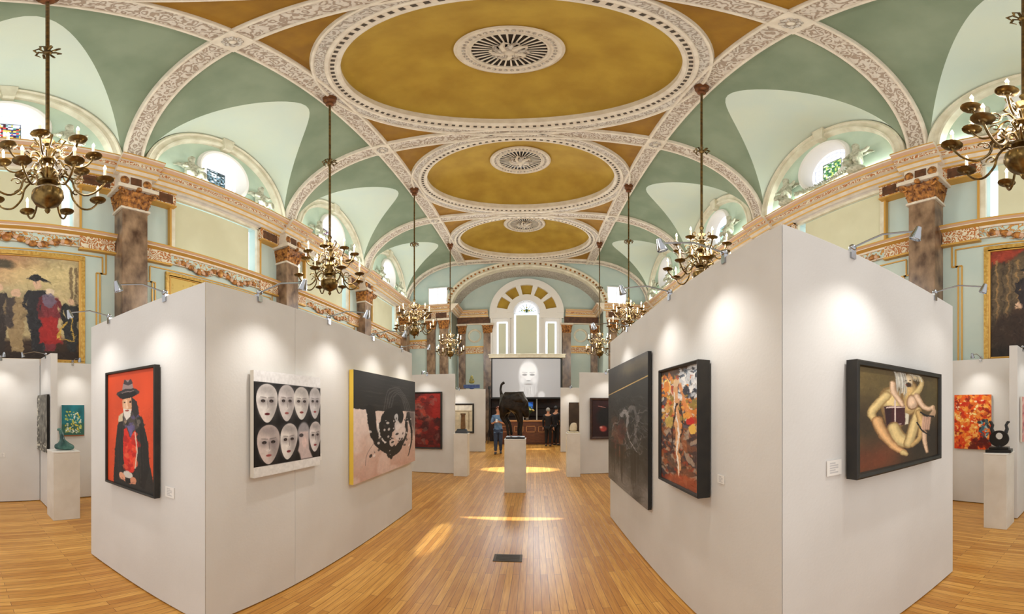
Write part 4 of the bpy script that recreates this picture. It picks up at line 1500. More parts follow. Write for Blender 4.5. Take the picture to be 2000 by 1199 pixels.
def art_arch():
    c = Cv(60, 90, (206, 196, 170), 8)
    c.poly([(0, 0), (1, 0), (1, .2), (0, .2)], (228, 224, 212)); c.stroke([(.05, .24), (.95, .24)], .02, (120, 104, 80))
    for x in (.15, .85): c.stroke([(x, .24), (x, .9)], .04, (160, 146, 120))
    c.stroke([(.05, .6), (.95, .6)], .01, (170, 156, 130)); c.mottle(9, .2, 3)
    return c


def art_brown():
    c = Cv(30, 80, (54, 40, 26), 9)
    c.curve([(.6, 0), (.7, .4), (.9, .9)], .1, (150, 116, 70), .8); c.mottle(6, .6, 4)
    return c


def art_night():
    c = Cv(60, 130, (44, 18, 20), 10)
    c.ell(.45, .45, .32, .25, (22, 22, 24), soft=.06); c.ell(.38, .78, .12, .08, (176, 70, 64), soft=.03); c.ell(.3, .74, .05, .03, (220, 160, 150), soft=.02)
    c.stroke([(.2, .16), (.45, .2)], .012, (190, 130, 120)); c.ell(.85, .38, .1, .05, (140, 60, 60), soft=.03); c.mottle(9, .5, 4)
    return c


def art_rock():
    c = Cv(60, 160, (110, 108, 100), 11)
    c.img *= (.3 + 1.3 * c.noise(4, 9, 4, 3))[..., None]
    for k in range(40):
        x = c.rg.random(); c.stroke([(x, c.rg.random() * .6), (x - .15, .5 + .5 * c.rg.random())], .008, [(40, 42, 40), (180, 178, 168), (90, 92, 86)][k % 3], .5)
    c.splats(60, [(210, 206, 190), (50, 46, 40)], (.01, .02), (0, 0, .3, 1), .8); c.splats(40, [(210, 206, 190), (50, 46, 40)], (.01, .02), (0, .85, 1, 1), .8)
    return c


def art_teal():
    c = Cv(80, 110, (30, 112, 122), 12)
    c.img *= (.7 + .6 * c.noise(3, 3, 3, 3))[..., None]
    c.poly([(0, .62), (1, .58), (1, 1), (0, 1)], (60, 96, 80), soft=.06, al=.8)
    c.splats(120, [(206, 214, 190), (226, 200, 70), (150, 170, 90), (240, 240, 226), (190, 196, 90)], (.008, .03), (.15, .2, .85, .9), .85)
    c.stroke([(.0, .985), (1, .985)], .03, (150, 80, 40))
    return c


def art_orange():
    c = Cv(120, 180, (212, 66, 20), 13)
    c.splats(420, [(236, 96, 24), (244, 168, 60), (190, 30, 14), (250, 206, 110), (130, 24, 10), (226, 120, 40)], (.012, .04), (0, 0, 1, 1), .7)
    c.splats(40, [(250, 230, 160), (255, 240, 200)], (.006, .02), (0, .1, .8, .6), .8)
    c.splats(46, [(96, 150, 160), (60, 90, 104), (170, 200, 206), (40, 40, 50)], (.012, .03), (.66, .45, .92, .88), .9)
    c.splats(30, [(90, 16, 8)], (.02, .05), (.4, .8, 1, 1), .6)
    return c


def art_pink():
    c = Cv(40, 110, (212, 130, 130), 14)
    c.splats(80, [(226, 160, 156), (190, 100, 104), (236, 196, 186), (150, 90, 100)], (.02, .05), (0, 0, 1, 1), .7)
    return c


def figure(c, x, y, h, coat, head=(206, 170, 140), hat=None, skirt=None):
    c.poly([(x - .045 * h, y), (x - .07 * h * 1.4, y - .45 * h), (x - .09 * h, y - .80 * h), (x + .09 * h, y - .80 * h), (x + .10 * h, y - .4 * h), (x + .07 * h, y)], coat, soft=.008)
    c.curve([(x - .08 * h, y - .78 * h), (x - .13 * h, y - .6 * h), (x - .05 * h, y - .48 * h)], .05 * h, tuple(v * .8 for v in coat))
    c.curve([(x + .08 * h, y - .78 * h), (x + .13 * h, y - .6 * h), (x + .05 * h, y - .48 * h)], .05 * h, tuple(v * .85 for v in coat))
    c.ell(x, y - .88 * h, .045 * h, .065 * h, head)
    if hat:
        c.ell(x, y - .94 * h, .11 * h, .022 * h, hat); c.ell(x, y - .97 * h, .05 * h, .04 * h, hat)
    if skirt: c.poly([(x - .08 * h, y - .5 * h), (x + .08 * h, y - .5 * h), (x + .14 * h, y - .1 * h), (x - .12 * h, y - .1 * h)], skirt, soft=.01)


def art_mural_a():
    c = Cv(300, 230, (176, 160, 120), 15)
    c.img *= (.75 + .5 * c.noise(5, 4, 4, 3))[..., None]
    c.ell(.30, .12, .35, .16, (150, 60, 40), soft=.15, al=.6); c.ell(.65, .2, .3, .12, (214, 196, 140), soft=.15, al=.7)
    c.ell(.48, .10, .07, .05, (44, 44, 30), soft=.03, al=.8)
    c.poly([(0, .86), (1, .78), (1, 1), (0, 1)], (52, 36, 26), soft=.05)
    for x in (.93, .97): c.stroke([(x, .1), (x, .8)], .03, (90, 74, 56), .7)
    figure(c, .44, .93, .68, (44, 34, 30)); figure(c, .56, .92, .62, (150, 128, 92)); c.poly([(.5, .42), (.55, .42), (.54, .7), (.48, .7)], (60, 50, 46), soft=.01)
    figure(c, .70, .92, .72, (34, 34, 40), hat=(30, 30, 36)); figure(c, .78, .90, .62, (120, 44, 52), head=(216, 196, 170), skirt=(156, 34, 34))
    c.ell(.775, .44, .05, .07, (110, 100, 120), al=.9)
    figure(c, .93, .90, .55, (36, 38, 40)); figure(c, .30, .93, .66, (70, 54, 40)); figure(c, .16, .94, .7, (46, 36, 40), hat=(30, 26, 24)); figure(c, .06, .93, .62, (96, 52, 44))
    c.stroke([(.84, .78), (.90, .62)], .02, (196, 160, 70)); c.stroke([(.85, .80), (.95, .80), (.93, .55)], .012, (196, 160, 70))
    c.poly([(0, .96), (1, .90), (1, 1), (0, 1)], (34, 22, 16), soft=.03, al=.8)
    c.warp(14, .05, 3); c.strokes(1500, .018, .005, 26); c.warp(30, .02, 8)
    c.mottle(40, .2, 8)
    return c


def art_mural_b():
    c = Cv(260, 230, (96, 80, 58), 16)
    c.img *= (.5 + .7 * c.noise(4, 4, 4, 3))[..., None]
    c.poly([(.0, .0), (.3, 0), (.14, .12), (0, .16)], (140, 52, 34), soft=.03)
    for k in range(6): c.stroke([(.02 + .04 * k, .12), (.02 + .04 * k, .75)], .016, (150, 116, 72) if k % 2 else (60, 48, 36), .8)
    figure(c, .28, .74, .56, (40, 32, 36), hat=(30, 26, 26), head=(190, 150, 120)); figure(c, .40, .80, .62, (52, 40, 62)); figure(c, .22, .96, .46, (70, 50, 36))
    c.ell(.2, .8, .2, .2, (44, 28, 20), soft=.06, al=.9); figure(c, .6, .9, .62, (96, 44, 40)); figure(c, .78, .92, .66, (48, 48, 56), hat=(34, 30, 30)); figure(c, .92, .92, .6, (120, 90, 60))
    c.poly([(0, .9), (1, .9), (1, 1), (0, 1)], (28, 18, 12), soft=.03)
    c.warp(14, .06, 3); c.strokes(1500, .018, .005, 24); c.warp(30, .02, 8)
    c.mottle(30, .4, 8)
    return c


def art_mural_c():
    c = Cv(200, 130, (206, 178, 96), 17)
    c.splats(300, [(226, 200, 120), (180, 146, 66), (214, 190, 110), (150, 120, 60)], (.006, .015), (0, 0, 1, .6), .6)
    c.poly([(0, .5), (.5, .35), (1, .45), (1, 1), (0, 1)], (110, 88, 62), soft=.05)
    for x in (.15, .3, .45, .6, .75, .9): figure(c, x, .95, .6, (60 + 60 * (x * 7 % 1), 44, 40))
    return c


def art_projection():
    c = Cv(200, 120, (168, 168, 170), 18)
    c.img *= (1.05 - .25 * np.abs(c.X - .55))[..., None]
    c.ell(.53, .46, .145, .42, (206, 208, 212), soft=.05)
    c.ell(.53, .32, .12, .22, (232, 234, 238), soft=.06)
    c.poly([(.41, .62), (.65, .62), (.66, .86), (.60, 1.0), (.44, 1.0), (.40, .84)], (196, 198, 202), soft=.05)
    for s in (-1, 1):
        c.ell(.53 + s * .055, .42, .035, .028, (140, 142, 146), soft=.02, al=.9); c.stroke([(.53 + s * .02, .365), (.53 + s * .09, .355)], .018, (160, 162, 166), .7)
        c.ell(.53 + s * .085, .56, .03, .08, (218, 220, 224), soft=.04)
    c.poly([(.515, .42), (.545, .42), (.56, .56), (.50, .56)], (236, 238, 242), soft=.02)
    c.ell(.53, .575, .03, .014, (150, 152, 156), soft=.01, al=.8); c.ell(.53, .665, .055, .016, (150, 148, 150), soft=.01, al=.9)
    for k in range(46):
        x = .43 + .2 * c.rg.random(); c.stroke([(x, .70 + .1 * c.rg.random()), (x + .01, .9 + .08 * c.rg.random())], .006, (220, 222, 226) if k % 2 else (176, 178, 182), .6)
    c.ell(.36, .96, .05, .1, (220, 222, 226), soft=.04); c.ell(.72, .95, .05, .1, (206, 208, 212), soft=.04)
    return c


def art_card(seed=0, small=False):
    c = Cv(26, 20, (238, 236, 232), seed)
    for k in range(5):
        y = .2 + .15 * k
        c.stroke([(.2, y), (.2 + (.35 if k in (0, 3) else .55), y)], .05, (150, 150, 156), .8)
    return c


def art_tiny():
    c = Cv(16, 28, (70, 56, 44), 20)
    c.splats(24, [(200, 180, 150), (150, 60, 40), (40, 40, 46), (220, 210, 190)], (.03, .1)); return c


def art_monitor():
    c = Cv(40, 26, (30, 70, 160), 21)
    c.poly([(0, .1), (.6, .05), (1, .4), (1, .6), (0, .8)], (60, 130, 220), soft=.2); c.poly([(.1, .75), (.9, .75), (.9, .85), (.1, .85)], (150, 200, 240)); return c

# ================================================================ EXHIBITION PARTITIONS
def partition(A, B, h, label, t=0.08, group='white exhibition partitions', m0=0.0, m1=0.0):
    A = Vector(A); B = Vector(B)
    d = B - A; W = d.length
    r = empty('partition_panel', (A.x, A.y, 0), math.atan2(d.y, d.x))
    tag(r, label, 'exhibition panel', group)
    b = MB()
    b.add([(0, 0, .012), (W, 0, .012), (W - m1, t, .012), (m0, t, .012), (0, 0, h), (W, 0, h), (W - m1, t, h), (m0, t, h)], [(0, 3, 2, 1), (4, 5, 6, 7), (0, 1, 5, 4), (1, 2, 6, 5), (2, 3, 7, 6), (3, 0, 4, 7)])
    bevel(b.build('board', 'panel', r), 0.003, 2)
    b = MB()
    for x in (0.14, W - 0.26): b.box((x, t * .2, 0), (x + 0.12, t * .8, 0.012))
    b.build('foot', 'steel', r)
    return r


LA, LB, LM, LC = (-3.565, 1.372), (-1.86, 1.50), (-1.85, 2.44), (-1.845, 5.38)
RD, RE, RF = (1.09, 5.15), (1.09, 1.36), (3.05, 1.40)
HLB, HRB = 2.46, 2.56
partition(LA, (LB[0] - .003, LB[1]), HLB, 'white partition facing us at left, carrying the orange-red portrait', group=None, m1=0.083)
partition(LB, LM, HLB, 'white partition along the aisle with the eight-mask painting, up to the floor seam', group=None, m0=0.083)
partition((LM[0], LM[1] + .004), LC, HLB, 'long white partition along the aisle carrying the black and pink abstract', group=None)
partition(RD, (RE[0], RE[1]), HRB, 'long white partition right of the aisle carrying the tall dark painting', group=None, m1=0.081)
partition((RE[0] + .003, RE[1]), RF, HRB, 'wide white partition at right carrying the black-framed embracing nudes', group=None, m0=0.081)
partition((-3.9, 8.72), (-1.90, 8.72), 2.45, 'white partition behind the left booth, carrying the red painting', group=None)
partition((-3.4, 13.4), (-1.77, 13.4), 2.32, 'far left white partition with the framed pale arch picture', group=None)
partition((1.11, 8.8), (2.9, 8.8), 2.48, 'white partition behind the right booth, carrying the dark red framed picture', group=None)
partition((0.99, 13.4), (2.6, 13.4), 2.37, 'far right white partition with the narrow brown picture', group=None)
partition((-6.10, -1.1), (-6.10, 1.415), 2.45, 'white partition against the left wall at the photo edge', group=None)
partition((-6.09, 1.42), (-5.40, 1.42), 2.45, 'short white wing partition carrying the grey rock painting', t=0.11, group=None)
partition((-6.10, 1.54), (-6.10, 3.6), 2.40, 'white partition against the left wall behind the teal painting', group=None)
partition((5.68, 3.6), (5.68, 1.43), 2.42, 'white partition against the right wall behind the fiery orange painting', group=None)
partition((5.0, 1.30), (5.68, 1.30), 2.50, 'short white wing partition at the right photo edge with the pink painting', t=0.12, group=None)

BCA, BCB = (-1.85, 1.5), (-1.845, 5.38)
hang('portrait_painting', LA, LB, (217, 731, 944, 315, 710, 966), art_portrait, 'black-framed portrait of a bearded person in hat and dark coat on orange-red ground', frame='blackwood', fw=0.022, fd=0.05)
hang('mask_painting', BCA, BCB, (486, 723, 930, 617, 738, 908), art_masks, 'painting of eight pale faces on black between white bands', fd=0.035, edge='canvas')
hang('abstract_painting', BCA, BCB, (680, 719, 942, 803, 748, 902), art_black, 'abstract of thick black loops over pink and white with yellow edge', fd=0.05, edge='yellowedge')
hang('dark_painting', RD, RE, (1195, 722, 944, 1275, 687, 977), art_dark_horses, 'tall dark grey canvas with pale brushwork and a thin gold line', fd=0.035, edge='black')
hang('figure_painting', RD, RE, (1308, 722, 935, 1390, 706, 969), art_colour, 'tall multicoloured painting in a deep black frame on the aisle side', frame='blackwood', fw=0.022, fd=0.085)
hang('embrace_painting', (1.17, 1.36), RF, (1650, 705, 925, 1820, 731, 900), art_lovers, 'black-framed painting of two entwined nude figures on brown', frame='blackwood', fw=0.035, fd=0.075)
hang('card_picture', (1.17, 1.36), RF, (1821, 848, 874, 1834, 848, 873), art_tiny, 'tiny mottled picture card just right of the embracing nudes', fd=0.012, off=0.002)
hang('red_painting', (-3.9, 8.72), (-1.9, 8.72), (790, 766, 876, 864, 765, 875), art_red, 'dark red painting of blurred figures in a thin black frame', frame='blackwood', fw=0.04, fd=0.05)
hang('arch_picture', (-3.4, 13.4), (-1.77, 13.4), (874, 788, 845, 926, 788, 845), art_arch, 'pale picture of an arch in a black frame on the far left partition', frame='blackwood', fw=0.06, fd=0.05)
hang('night_picture', (1.11, 8.8), (2.9, 8.8), (1152, 777, 857, 1216, 777, 857), art_night, 'dark red and black picture with pale inner line in a brown frame', frame='brownwood', fw=0.06, fd=0.06)
hang('brown_picture', (0.99, 13.4), (2.6, 13.4), (1111, 786, 844, 1150, 786, 844), art_brown, 'narrow brown picture hanging behind the cream stone bust', fd=0.04, edge='black')
hang('rock_painting', (-6.09, 1.42), (-5.40, 1.42), (77, 771, 878, 98, 772, 882), art_rock, 'narrow grey painting of a rock face on the left wing partition', fd=0.04, edge='black')
hang('teal_painting', (-6.10, 1.54), (-6.10, 3.6), (119, 791, 850, 163, 791, 852), art_teal, 'small teal painting of pale blossoms behind the green sculpture', fd=0.03)
hang('orange_painting', (5.68, 3.6), (5.68, 1.43), (1866, 772, 876, 1938, 770, 877), art_orange, 'fiery orange painting with a grey-blue patch', fd=0.03, edge='canvas')
hang('pink_painting', (5.0, 1.30), (5.68, 1.30), (1991, 776, 861, 2003, 775, 861), art_pink, 'pink painting cut by the right edge of the photo', fd=0.03)
for nm, A, B, px, lb in (
        ('portrait', LA, LB, (324, 949, 970, 341, 952, 973), 'white caption card right of the orange-red portrait'),
        ('mask', BCA, BCB, (619, 886, 899, 627, 886, 899), 'white caption card right of the eight-mask painting'),
        ('aisle', RD, RE, (1403, 927, 943, 1416, 928, 945), 'white caption card right of the tall multicoloured painting'),
        ('nude', (1.17, 1.36), RF, (1614, 898, 929, 1642, 898, 927), 'white caption card left of the embracing nudes'),
        ('edge', (-6.10, -1.1), (-6.10, 1.415), (1, 884, 893, 9, 884, 893), 'white caption card on the partition at the left photo edge')):
    hang('caption_card', A, B, px, lambda: art_card(3), lb, 'caption card', fd=0.004, off=0.001, edge='white', group='caption cards on the partitions')

# murals in gilt frames on the hall walls
LO, RO_ = SIDES['left']['low'], SIDES['right']['low']


def mural(side, y0, y1, z0, z1, fn, label):
    low = SIDES[side]['low']
    A = (low, y0) if side == 'left' else (low, y1)
    r = empty('mural_painting', (A[0], A[1], z0), PI / 2 if side == 'left' else -PI / 2)
    tag(r, label, 'painting')
    W = y1 - y0; H = z1 - z0
    b = MB(); fw = 0.09
    for lo, hi in (((0, -.055, 0), (W, 0, fw)), ((0, -.055, H - fw), (W, 0, H)), ((0, -.055, fw), (fw, 0, H - fw)), ((W - fw, -.055, fw), (W, 0, H - fw))):
        b.box(lo, hi)
    for lo, hi in (((fw, -.04, fw), (W - fw, 0, fw + .03)), ((fw, -.06, H - fw - .03), (W - fw, 0, H - fw)), ((fw, -.06, fw), (fw + .03, 0, H - fw)), ((W - fw - .03, -.06, fw), (W - fw, 0, H - fw))):
        b.box(lo, hi, 1)
    bevel(b.build('frame', ['goldwood', 'giltline'], r), 0.012)
    p = canvas_mesh(fn(), W - 2 * fw, H - 2 * fw, 'picture', r)
    p.location = (fw, -0.03, fw)
    return r


mural('left', BAY[0] - 1.42, BAY[0] + 1.42, 2.35, 4.50, art_mural_a, 'large gilt-framed mural of robed figures standing in a row at left')
mural('left', BAY[1] - 1.42, BAY[1] + 1.42, 2.35, 4.50, art_mural_c, 'gilt-framed golden mural mostly hidden behind the left booth')
mural('right', BAY[0] - 1.24, BAY[0] + 1.24, 2.35, 4.50, art_mural_b, 'large gilt-framed dark mural at the right photo edge')
mural('right', BAY[1] - 1.24, BAY[1] + 1.24, 2.35, 4.50, art_mural_c, 'gilt-framed mural mostly hidden behind the right booth')


# ================================================================ SPOTLIGHTS on the partition tops
def spot_fixture(P, nrm, h, L, label, energy=16, slant=0.0, drop=0.02, aim=1.25, t=0.08, cone=104):
    """clamp on top of a partition, thin arm, small round head turned back to the wall"""
    n = Vector((nrm[0], nrm[1], 0)).normalized()
    sd_ = Vector((-n.y, n.x, 0))
    r = empty('picture_spotlight', (P[0], P[1], h), math.atan2(n.y, n.x))
    tag(r, label, 'spotlight', 'clip-on picture spotlights')
    b = MB(); b.box((-t - 0.012, -0.02, -0.05), (-t, 0.02, 0.012)); b.box((-t, -0.02, 0.0), (0.012, 0.02, 0.014)); b.box((0.0, -0.02, -0.045), (0.012, 0.02, 0.0))
    b.sphere((0.0, 0, 0.03), 0.024, 8)
    b.build('clamp', 'chrome', r, smooth=40)
    hx, hy, hz = L * 1.25, slant, drop
    b = MB(); b.tube([(0, 0, 0.03), (hx * .5, hy * .5, 0.05 + drop * .5), (hx, hy, hz)], 0.006, 6)
    b.build('arm', 'chrome', r, smooth=40)
    tgt = Vector((0, hy, -aim)); src = Vector((hx, hy, hz - 0.02))
    d = (tgt - src).normalized()
    q = d.to_track_quat('-Z', 'Y')
    T = Matrix.Translation(src) @ q.to_matrix().to_4x4()
    b = MB(); b.lathe([(0.001, 0.05), (0.016, 0.046), (0.022, 0.02), (0.030, -0.01), (0.033, -0.03), (0.029, -0.032), (0.026, -0.01)], 14, (0, 0, 0), 0, T=T)
    hd = b.build('lamp_head', 'chrome', r, smooth=40)
    b = MB(); b.lathe([(0.0005, -0.012), (0.0265, -0.012)], 14, (0, 0, 0), 0, T=T)
    b.build('lens', 'lens', hd)
    l = lamp('SPOT', (0, 0, 0), energy * 0.7, (1.0, 0.96, 0.90), 0.03, name='spot_beam', spot_size=math.radians(cone), spot_blend=1.0)
    l.parent = r
    l.matrix_local = Matrix.Translation(src + d * 0.05) @ q.to_matrix().to_4x4()
    return r


nAB = (0.075, -1)
for x, sl, lb, e in ((213, 0, 'clip-on spotlight at the left end over the orange-red portrait', 15), (322, 0, 'clip-on spotlight right of the one over the portrait corner', 15)):
    p = at_line(x, LA, LB); spot_fixture(p, nAB, HLB, 0.32, lb, e)
for x, lb, e in ((507, 'clip-on spotlight above the eight-mask painting', 19), (642, 'clip-on spotlight between the mask and black abstract paintings', 20),
                 (728, 'clip-on spotlight above the black and pink abstract', 18), (785, 'last clip-on spotlight at the far end of the left booth', 16)):
    p = at_line(x, BCA, BCB); spot_fixture(p, (1, 0), HLB, 0.32, lb, e)
for x, lb, e in ((1415, 'chrome clip-on spotlight nearest the corner above the multicoloured painting', 24), (1308, 'clip-on spotlight above the right edge of the tall dark painting', 20),
                 (1225, 'clip-on spotlight at the far end of the right booth', 18)):
    p = at_line(x, RD, RE); spot_fixture(p, (-1, 0), HRB, 0.32, lb, e)
for x, lb, e in ((1665, 'chrome clip-on spotlight above the embracing nudes', 22), (1826, 'clip-on spotlight at the right end of the right booth', 6)):
    p = at_line(x, (1.17, 1.36), RF); spot_fixture(p, (0, -1), HRB, 0.34, lb, e)
for P, n_, h, lb, e in (((-2.6, 8.72), (0, -1), 2.45, 'clip-on spotlight above the red painting', 12), ((1.75, 8.8), (0, -1), 2.48, 'clip-on spotlight above the dark red framed picture', 14),
                        ((-2.75, 13.4), (0, -1), 2.32, 'clip-on spotlight above the framed arch picture', 14), ((1.35, 13.4), (0, -1), 2.37, 'clip-on spotlight above the narrow brown picture', 14),
                        ((-6.10, 0.75), (1, 0), 2.45, 'clip-on spotlight on the partition at the left photo edge', 16), ((-5.7, 1.42), (0, -1), 2.45, 'clip-on spotlight above the grey rock painting', 8),
                        ((-6.10, 2.0), (1, 0), 2.40, 'clip-on spotlight above the teal painting', 14), ((5.68, 2.1), (-1, 0), 2.42, 'clip-on spotlight above the fiery orange painting', 14),
                        ((5.3, 1.30), (0, -1), 2.50, 'clip-on spotlight above the pink painting at the right edge', 8)):
    spot_fixture(P, n_, h, 0.3, lb, e)


# ================================================================ PEDESTALS
def pedestal(x0, x1, y0, y1, h, label):
    cx, cy = (x0 + x1) / 2, (y0 + y1) / 2
    b = MB(); b.box((x0 - cx, y0 - cy, 0), (x1 - cx, y1 - cy, h - 0.02)); b.box((x0 - cx - 0.004, y0 - cy - 0.004, h - 0.02), (x1 - cx + 0.004, y1 - cy + 0.004, h), 1)
    o = b.build('display_plinth', ['plinth', 'white']); o.location = (cx, cy, 0)
    bevel(o, 0.004)
    return tag(o, label, 'plinth', 'white display plinths')


p0 = at_floor(988, 960)
pc = Vector((-0.345, 7.05))
pedestal(-0.545, -0.145, 6.85, 7.25, 1.03, 'white plinth in the middle of the aisle under the dark bronze bull')
pedestal(-1.86, -1.53, 8.42, 8.70, 1.02, 'white plinth left of the aisle holding the brown block sculpture')
pedestal(0.77, 1.08, 8.45, 8.74, 1.03, 'white plinth right of the aisle under the cream stone bust')
pedestal(-5.26, -4.90, 1.33, 1.72, 1.0, 'white plinth at left holding the green sculpture')
pedestal(4.49, 4.86, 1.31, 1.62, 1.02, 'white plinth at right holding the black lyre sculpture')


# ================================================================ ORGANIC FIGURES (skinned skeletons)
def skin(name, joints, edges, m, parent=None, loc=(0, 0, 0), rz=0, levels=2, root=0, scale=1.0):
    names = list(joints)
    me = bpy.data.meshes.new(name)
    me.from_pydata([Vector(joints[n][0]) * scale for n in names], [(names.index(a), names.index(b_)) for a, b_ in edges], [])
    bm = bmesh.new(); bm.from_mesh(me)
    lay = bm.verts.layers.skin.verify()
    bm.verts.ensure_lookup_table()
    for i, n in enumerate(names):
        r_ = joints[n][1]
        rr = (r_, r_) if not hasattr(r_, '__len__') else r_
        bm.verts[i][lay].radius = (rr[0] * scale, rr[1] * scale)
        bm.verts[i][lay].use_root = (i == root)
    bm.to_mesh(me); bm.free()
    me.materials.append(M[m] if isinstance(m, str) else m)
    o = bpy.data.objects.new(name, me); COL.objects.link(o)
    o.parent = parent; o.location = loc; o.rotation_euler = (0, 0, rz)
    sk = o.modifiers.new('skin', 'SKIN'); sk.use_smooth_shade = True
    sb = o.modifiers.new('subdivision', 'SUBSURF'); sb.levels = levels; sb.render_levels = levels
    return o


# bull on the middle plinth: rearing body, curled tail raised at the left
M['bullbronze'] = mat('dark_bronze', (34, 30, 26), 0.4, 0.6, c2=(54, 46, 38), scale=12, bump=0.5, bscale=30)
J = {'belly': ((-.05, 0, .64), (.20, .17)), 'rump': ((-.20, 0, .68), (.18, .16)), 'shoulder': ((.06, 0, .70), (.22, .18)), 'hump': ((.05, 0, .86), .11),
     'neck': ((.15, -.01, .60), .125), 'poll': ((.20, -.03, .50), .085), 'muzzle': ((.21, -.05, .36), .055),
     'tail0': ((-.27, 0, .80), .035), 'tail1': ((-.29, 0, .91), .022), 'tail2': ((-.27, 0, 1.01), .024), 'tail3': ((-.21, 0, 1.05), .034)}
Ed = [('belly', 'rump'), ('belly', 'shoulder'), ('shoulder', 'hump'), ('shoulder', 'neck'), ('neck', 'poll'), ('poll', 'muzzle'), ('rump', 'tail0'), ('tail0', 'tail1'), ('tail1', 'tail2'), ('tail2', 'tail3')]
for sy, tg_ in ((-1, 'n'), (1, 'f')):
    dx = .05 * (sy > 0)
    J.update({'thigh' + tg_: ((-.22 + dx, sy * .08, .50), .11), 'stifle' + tg_: ((-.26 + dx, sy * .08, .38), .05), 'hock' + tg_: ((-.16 + dx, sy * .075, .24), .03), 'hoofb' + tg_: ((-.13 + dx, sy * .075, .02), .028),
              'elbow' + tg_: ((.07 - dx, sy * .08, .50), .085), 'knee' + tg_: ((.12 - dx, sy * .075, .28), .032), 'cannon' + tg_: ((.10 - dx, sy * .075, .13), .024), 'hooff' + tg_: ((.11 - dx, sy * .075, .02), .03),
              'horn' + tg_: ((.19, -.03 + sy * .10, .58), .022), 'tip' + tg_: ((.24, -.03 + sy * .12, .66), .008)})
    Ed += [('rump', 'thigh' + tg_), ('thigh' + tg_, 'stifle' + tg_), ('stifle' + tg_, 'hock' + tg_), ('hock' + tg_, 'hoofb' + tg_), ('shoulder', 'elbow' + tg_), ('elbow' + tg_, 'knee' + tg_), ('knee' + tg_, 'cannon' + tg_),
           ('cannon' + tg_, 'hooff' + tg_), ('poll', 'horn' + tg_), ('horn' + tg_, 'tip' + tg_)]
r = empty('bull_sculpture', (-0.345, 7.05, 1.03)); tag(r, 'dark bronze bull with raised curled tail on the middle plinth', 'sculpture')
skin('bull', J, Ed, 'bullbronze', r, (0, 0, .03), 0)
b = MB(); b.box((-.18, -.16, 0), (.18, .16, .035)); bevel(b.build('base', 'black', r), .005)

# brown block sculpture
r = empty('block_sculpture', (-1.69, 8.56, 1.02)); tag(r, 'rough brown upright block on a dark stone base on the left plinth', 'sculpture')
b = MB(); b.frustum((0, 0), (.30, .2), (.2, .14), 0, .10); bevel(b.build('base', 'black', r), .01)
b = MB(); b.frustum((.03, 0), (.11, .10), (.085, .08), .10, .42); b.frustum((.03, 0), (.10, .1), (.12, .09), .42, .47)
bevel(b.build('block', mat('rusty_brown_block', (132, 96, 54), .7, c2=(96, 66, 36), scale=12), r), .008)

# cream stone bust
M['cream_stone'] = mat('cream_stone', (228, 216, 190), .7, c2=(204, 190, 160), scale=8, bump=.3)
r = empty('stone_sculpture', (0.93, 8.6, 1.03)); tag(r, 'cream carved stone head on the right plinth', 'sculpture')
skin('carved_head', {'a': ((0, 0, 0.03), (.11, .07)), 'b': ((0, 0, .10), (.09, .06)), 'c': ((.01, 0, .18), (.10, .08)), 'd': ((0, 0, .25), (.08, .07)), 'e': ((.07, -.03, .2), .03)},
     [('a', 'b'), ('b', 'c'), ('c', 'd'), ('c', 'e')], 'cream_stone', r)
b = MB(); b.box((-.13, -.09, 0), (.13, .09, .03)); bevel(b.build('base', 'cream_stone', r), .004)

# green abstract bird on left plinth
M['green_glaze'] = mat('dark_green_glaze', (22, 60, 60), .18, c2=(84, 130, 120), scale=7)
r = empty('bird_sculpture', (-5.08, 1.52, 1.0), 1.35); tag(r, 'glossy dark green curled sculpture on the left plinth', 'sculpture')
skin('curled_body', {'a': ((-.13, 0, .05), (.05, .04)), 'b': ((0, 0, .06), (.09, .055)), 'c': ((.11, 0, .045), (.06, .05)), 'h': ((.17, 0, .04), .03), 'd': ((-.01, 0, .15), (.05, .04)), 'e': ((-.02, 0, .24), .035), 'f': ((-.05, 0, .31), .028),
                     'g': ((-.09, 0, .29), .02)}, [('b', 'a'), ('b', 'c'), ('c', 'h'), ('b', 'd'), ('d', 'e'), ('e', 'f'), ('f', 'g')], 'green_glaze', r, root=1)
# black lyre sculpture on right plinth
r = empty('lyre_sculpture', (4.675, 1.465, 1.02), -PI / 2 + .15); tag(r, 'black lyre-shaped sculpture with a round hole on the right plinth', 'sculpture')
b = MB()
outl = []
for i in range(40):
    a = 2 * PI * i / 40
    rr = .115 * (1 + .10 * math.cos(2 * a))
    outl.append((rr * math.cos(a) * 1.05, .18 + rr * math.sin(a) * 1.05))
hole = [(.048 * math.cos(2 * PI * i / 40), .215 + .045 * math.sin(2 * PI * i / 40)) for i in range(40)]
for y in (-.025, .025):
    b.add([(x, y, z) for x, z in outl] + [(x, y, z) for x, z in hole], [(i, (i + 1) % 40, 40 + (i + 1) % 40, 40 + i) for i in range(40)])
b.add([(x, y, z) for y in (-.025, .025) for x, z in outl], [(i, (i + 1) % 40, 40 + (i + 1) % 40, 40 + i) for i in range(40)])
b.add([(x, y, z) for y in (-.025, .025) for x, z in hole], [(i, (i + 1) % 40, 40 + (i + 1) % 40, 40 + i) for i in range(40)])
for s in (-1, 1):
    b.tube([(s * .085, 0, .26), (s * .105, 0, .31), (s * .09, 0, .36), (s * .115, 0, .40), (s * .14, 0, .405)], [.03, .026, .022, .02, .012], 10)
b.tube([(0, 0, .04), (0, 0, .09)], [.035, .03], 10)
b.build('lyre', 'black', r, smooth=40)
b = MB(); b.box((-.17, -.11, 0), (.17, .11, .04)); b.box((-.13, -.08, .04), (.13, .08, .07)); bevel(b.build('base', 'black', r), .004)
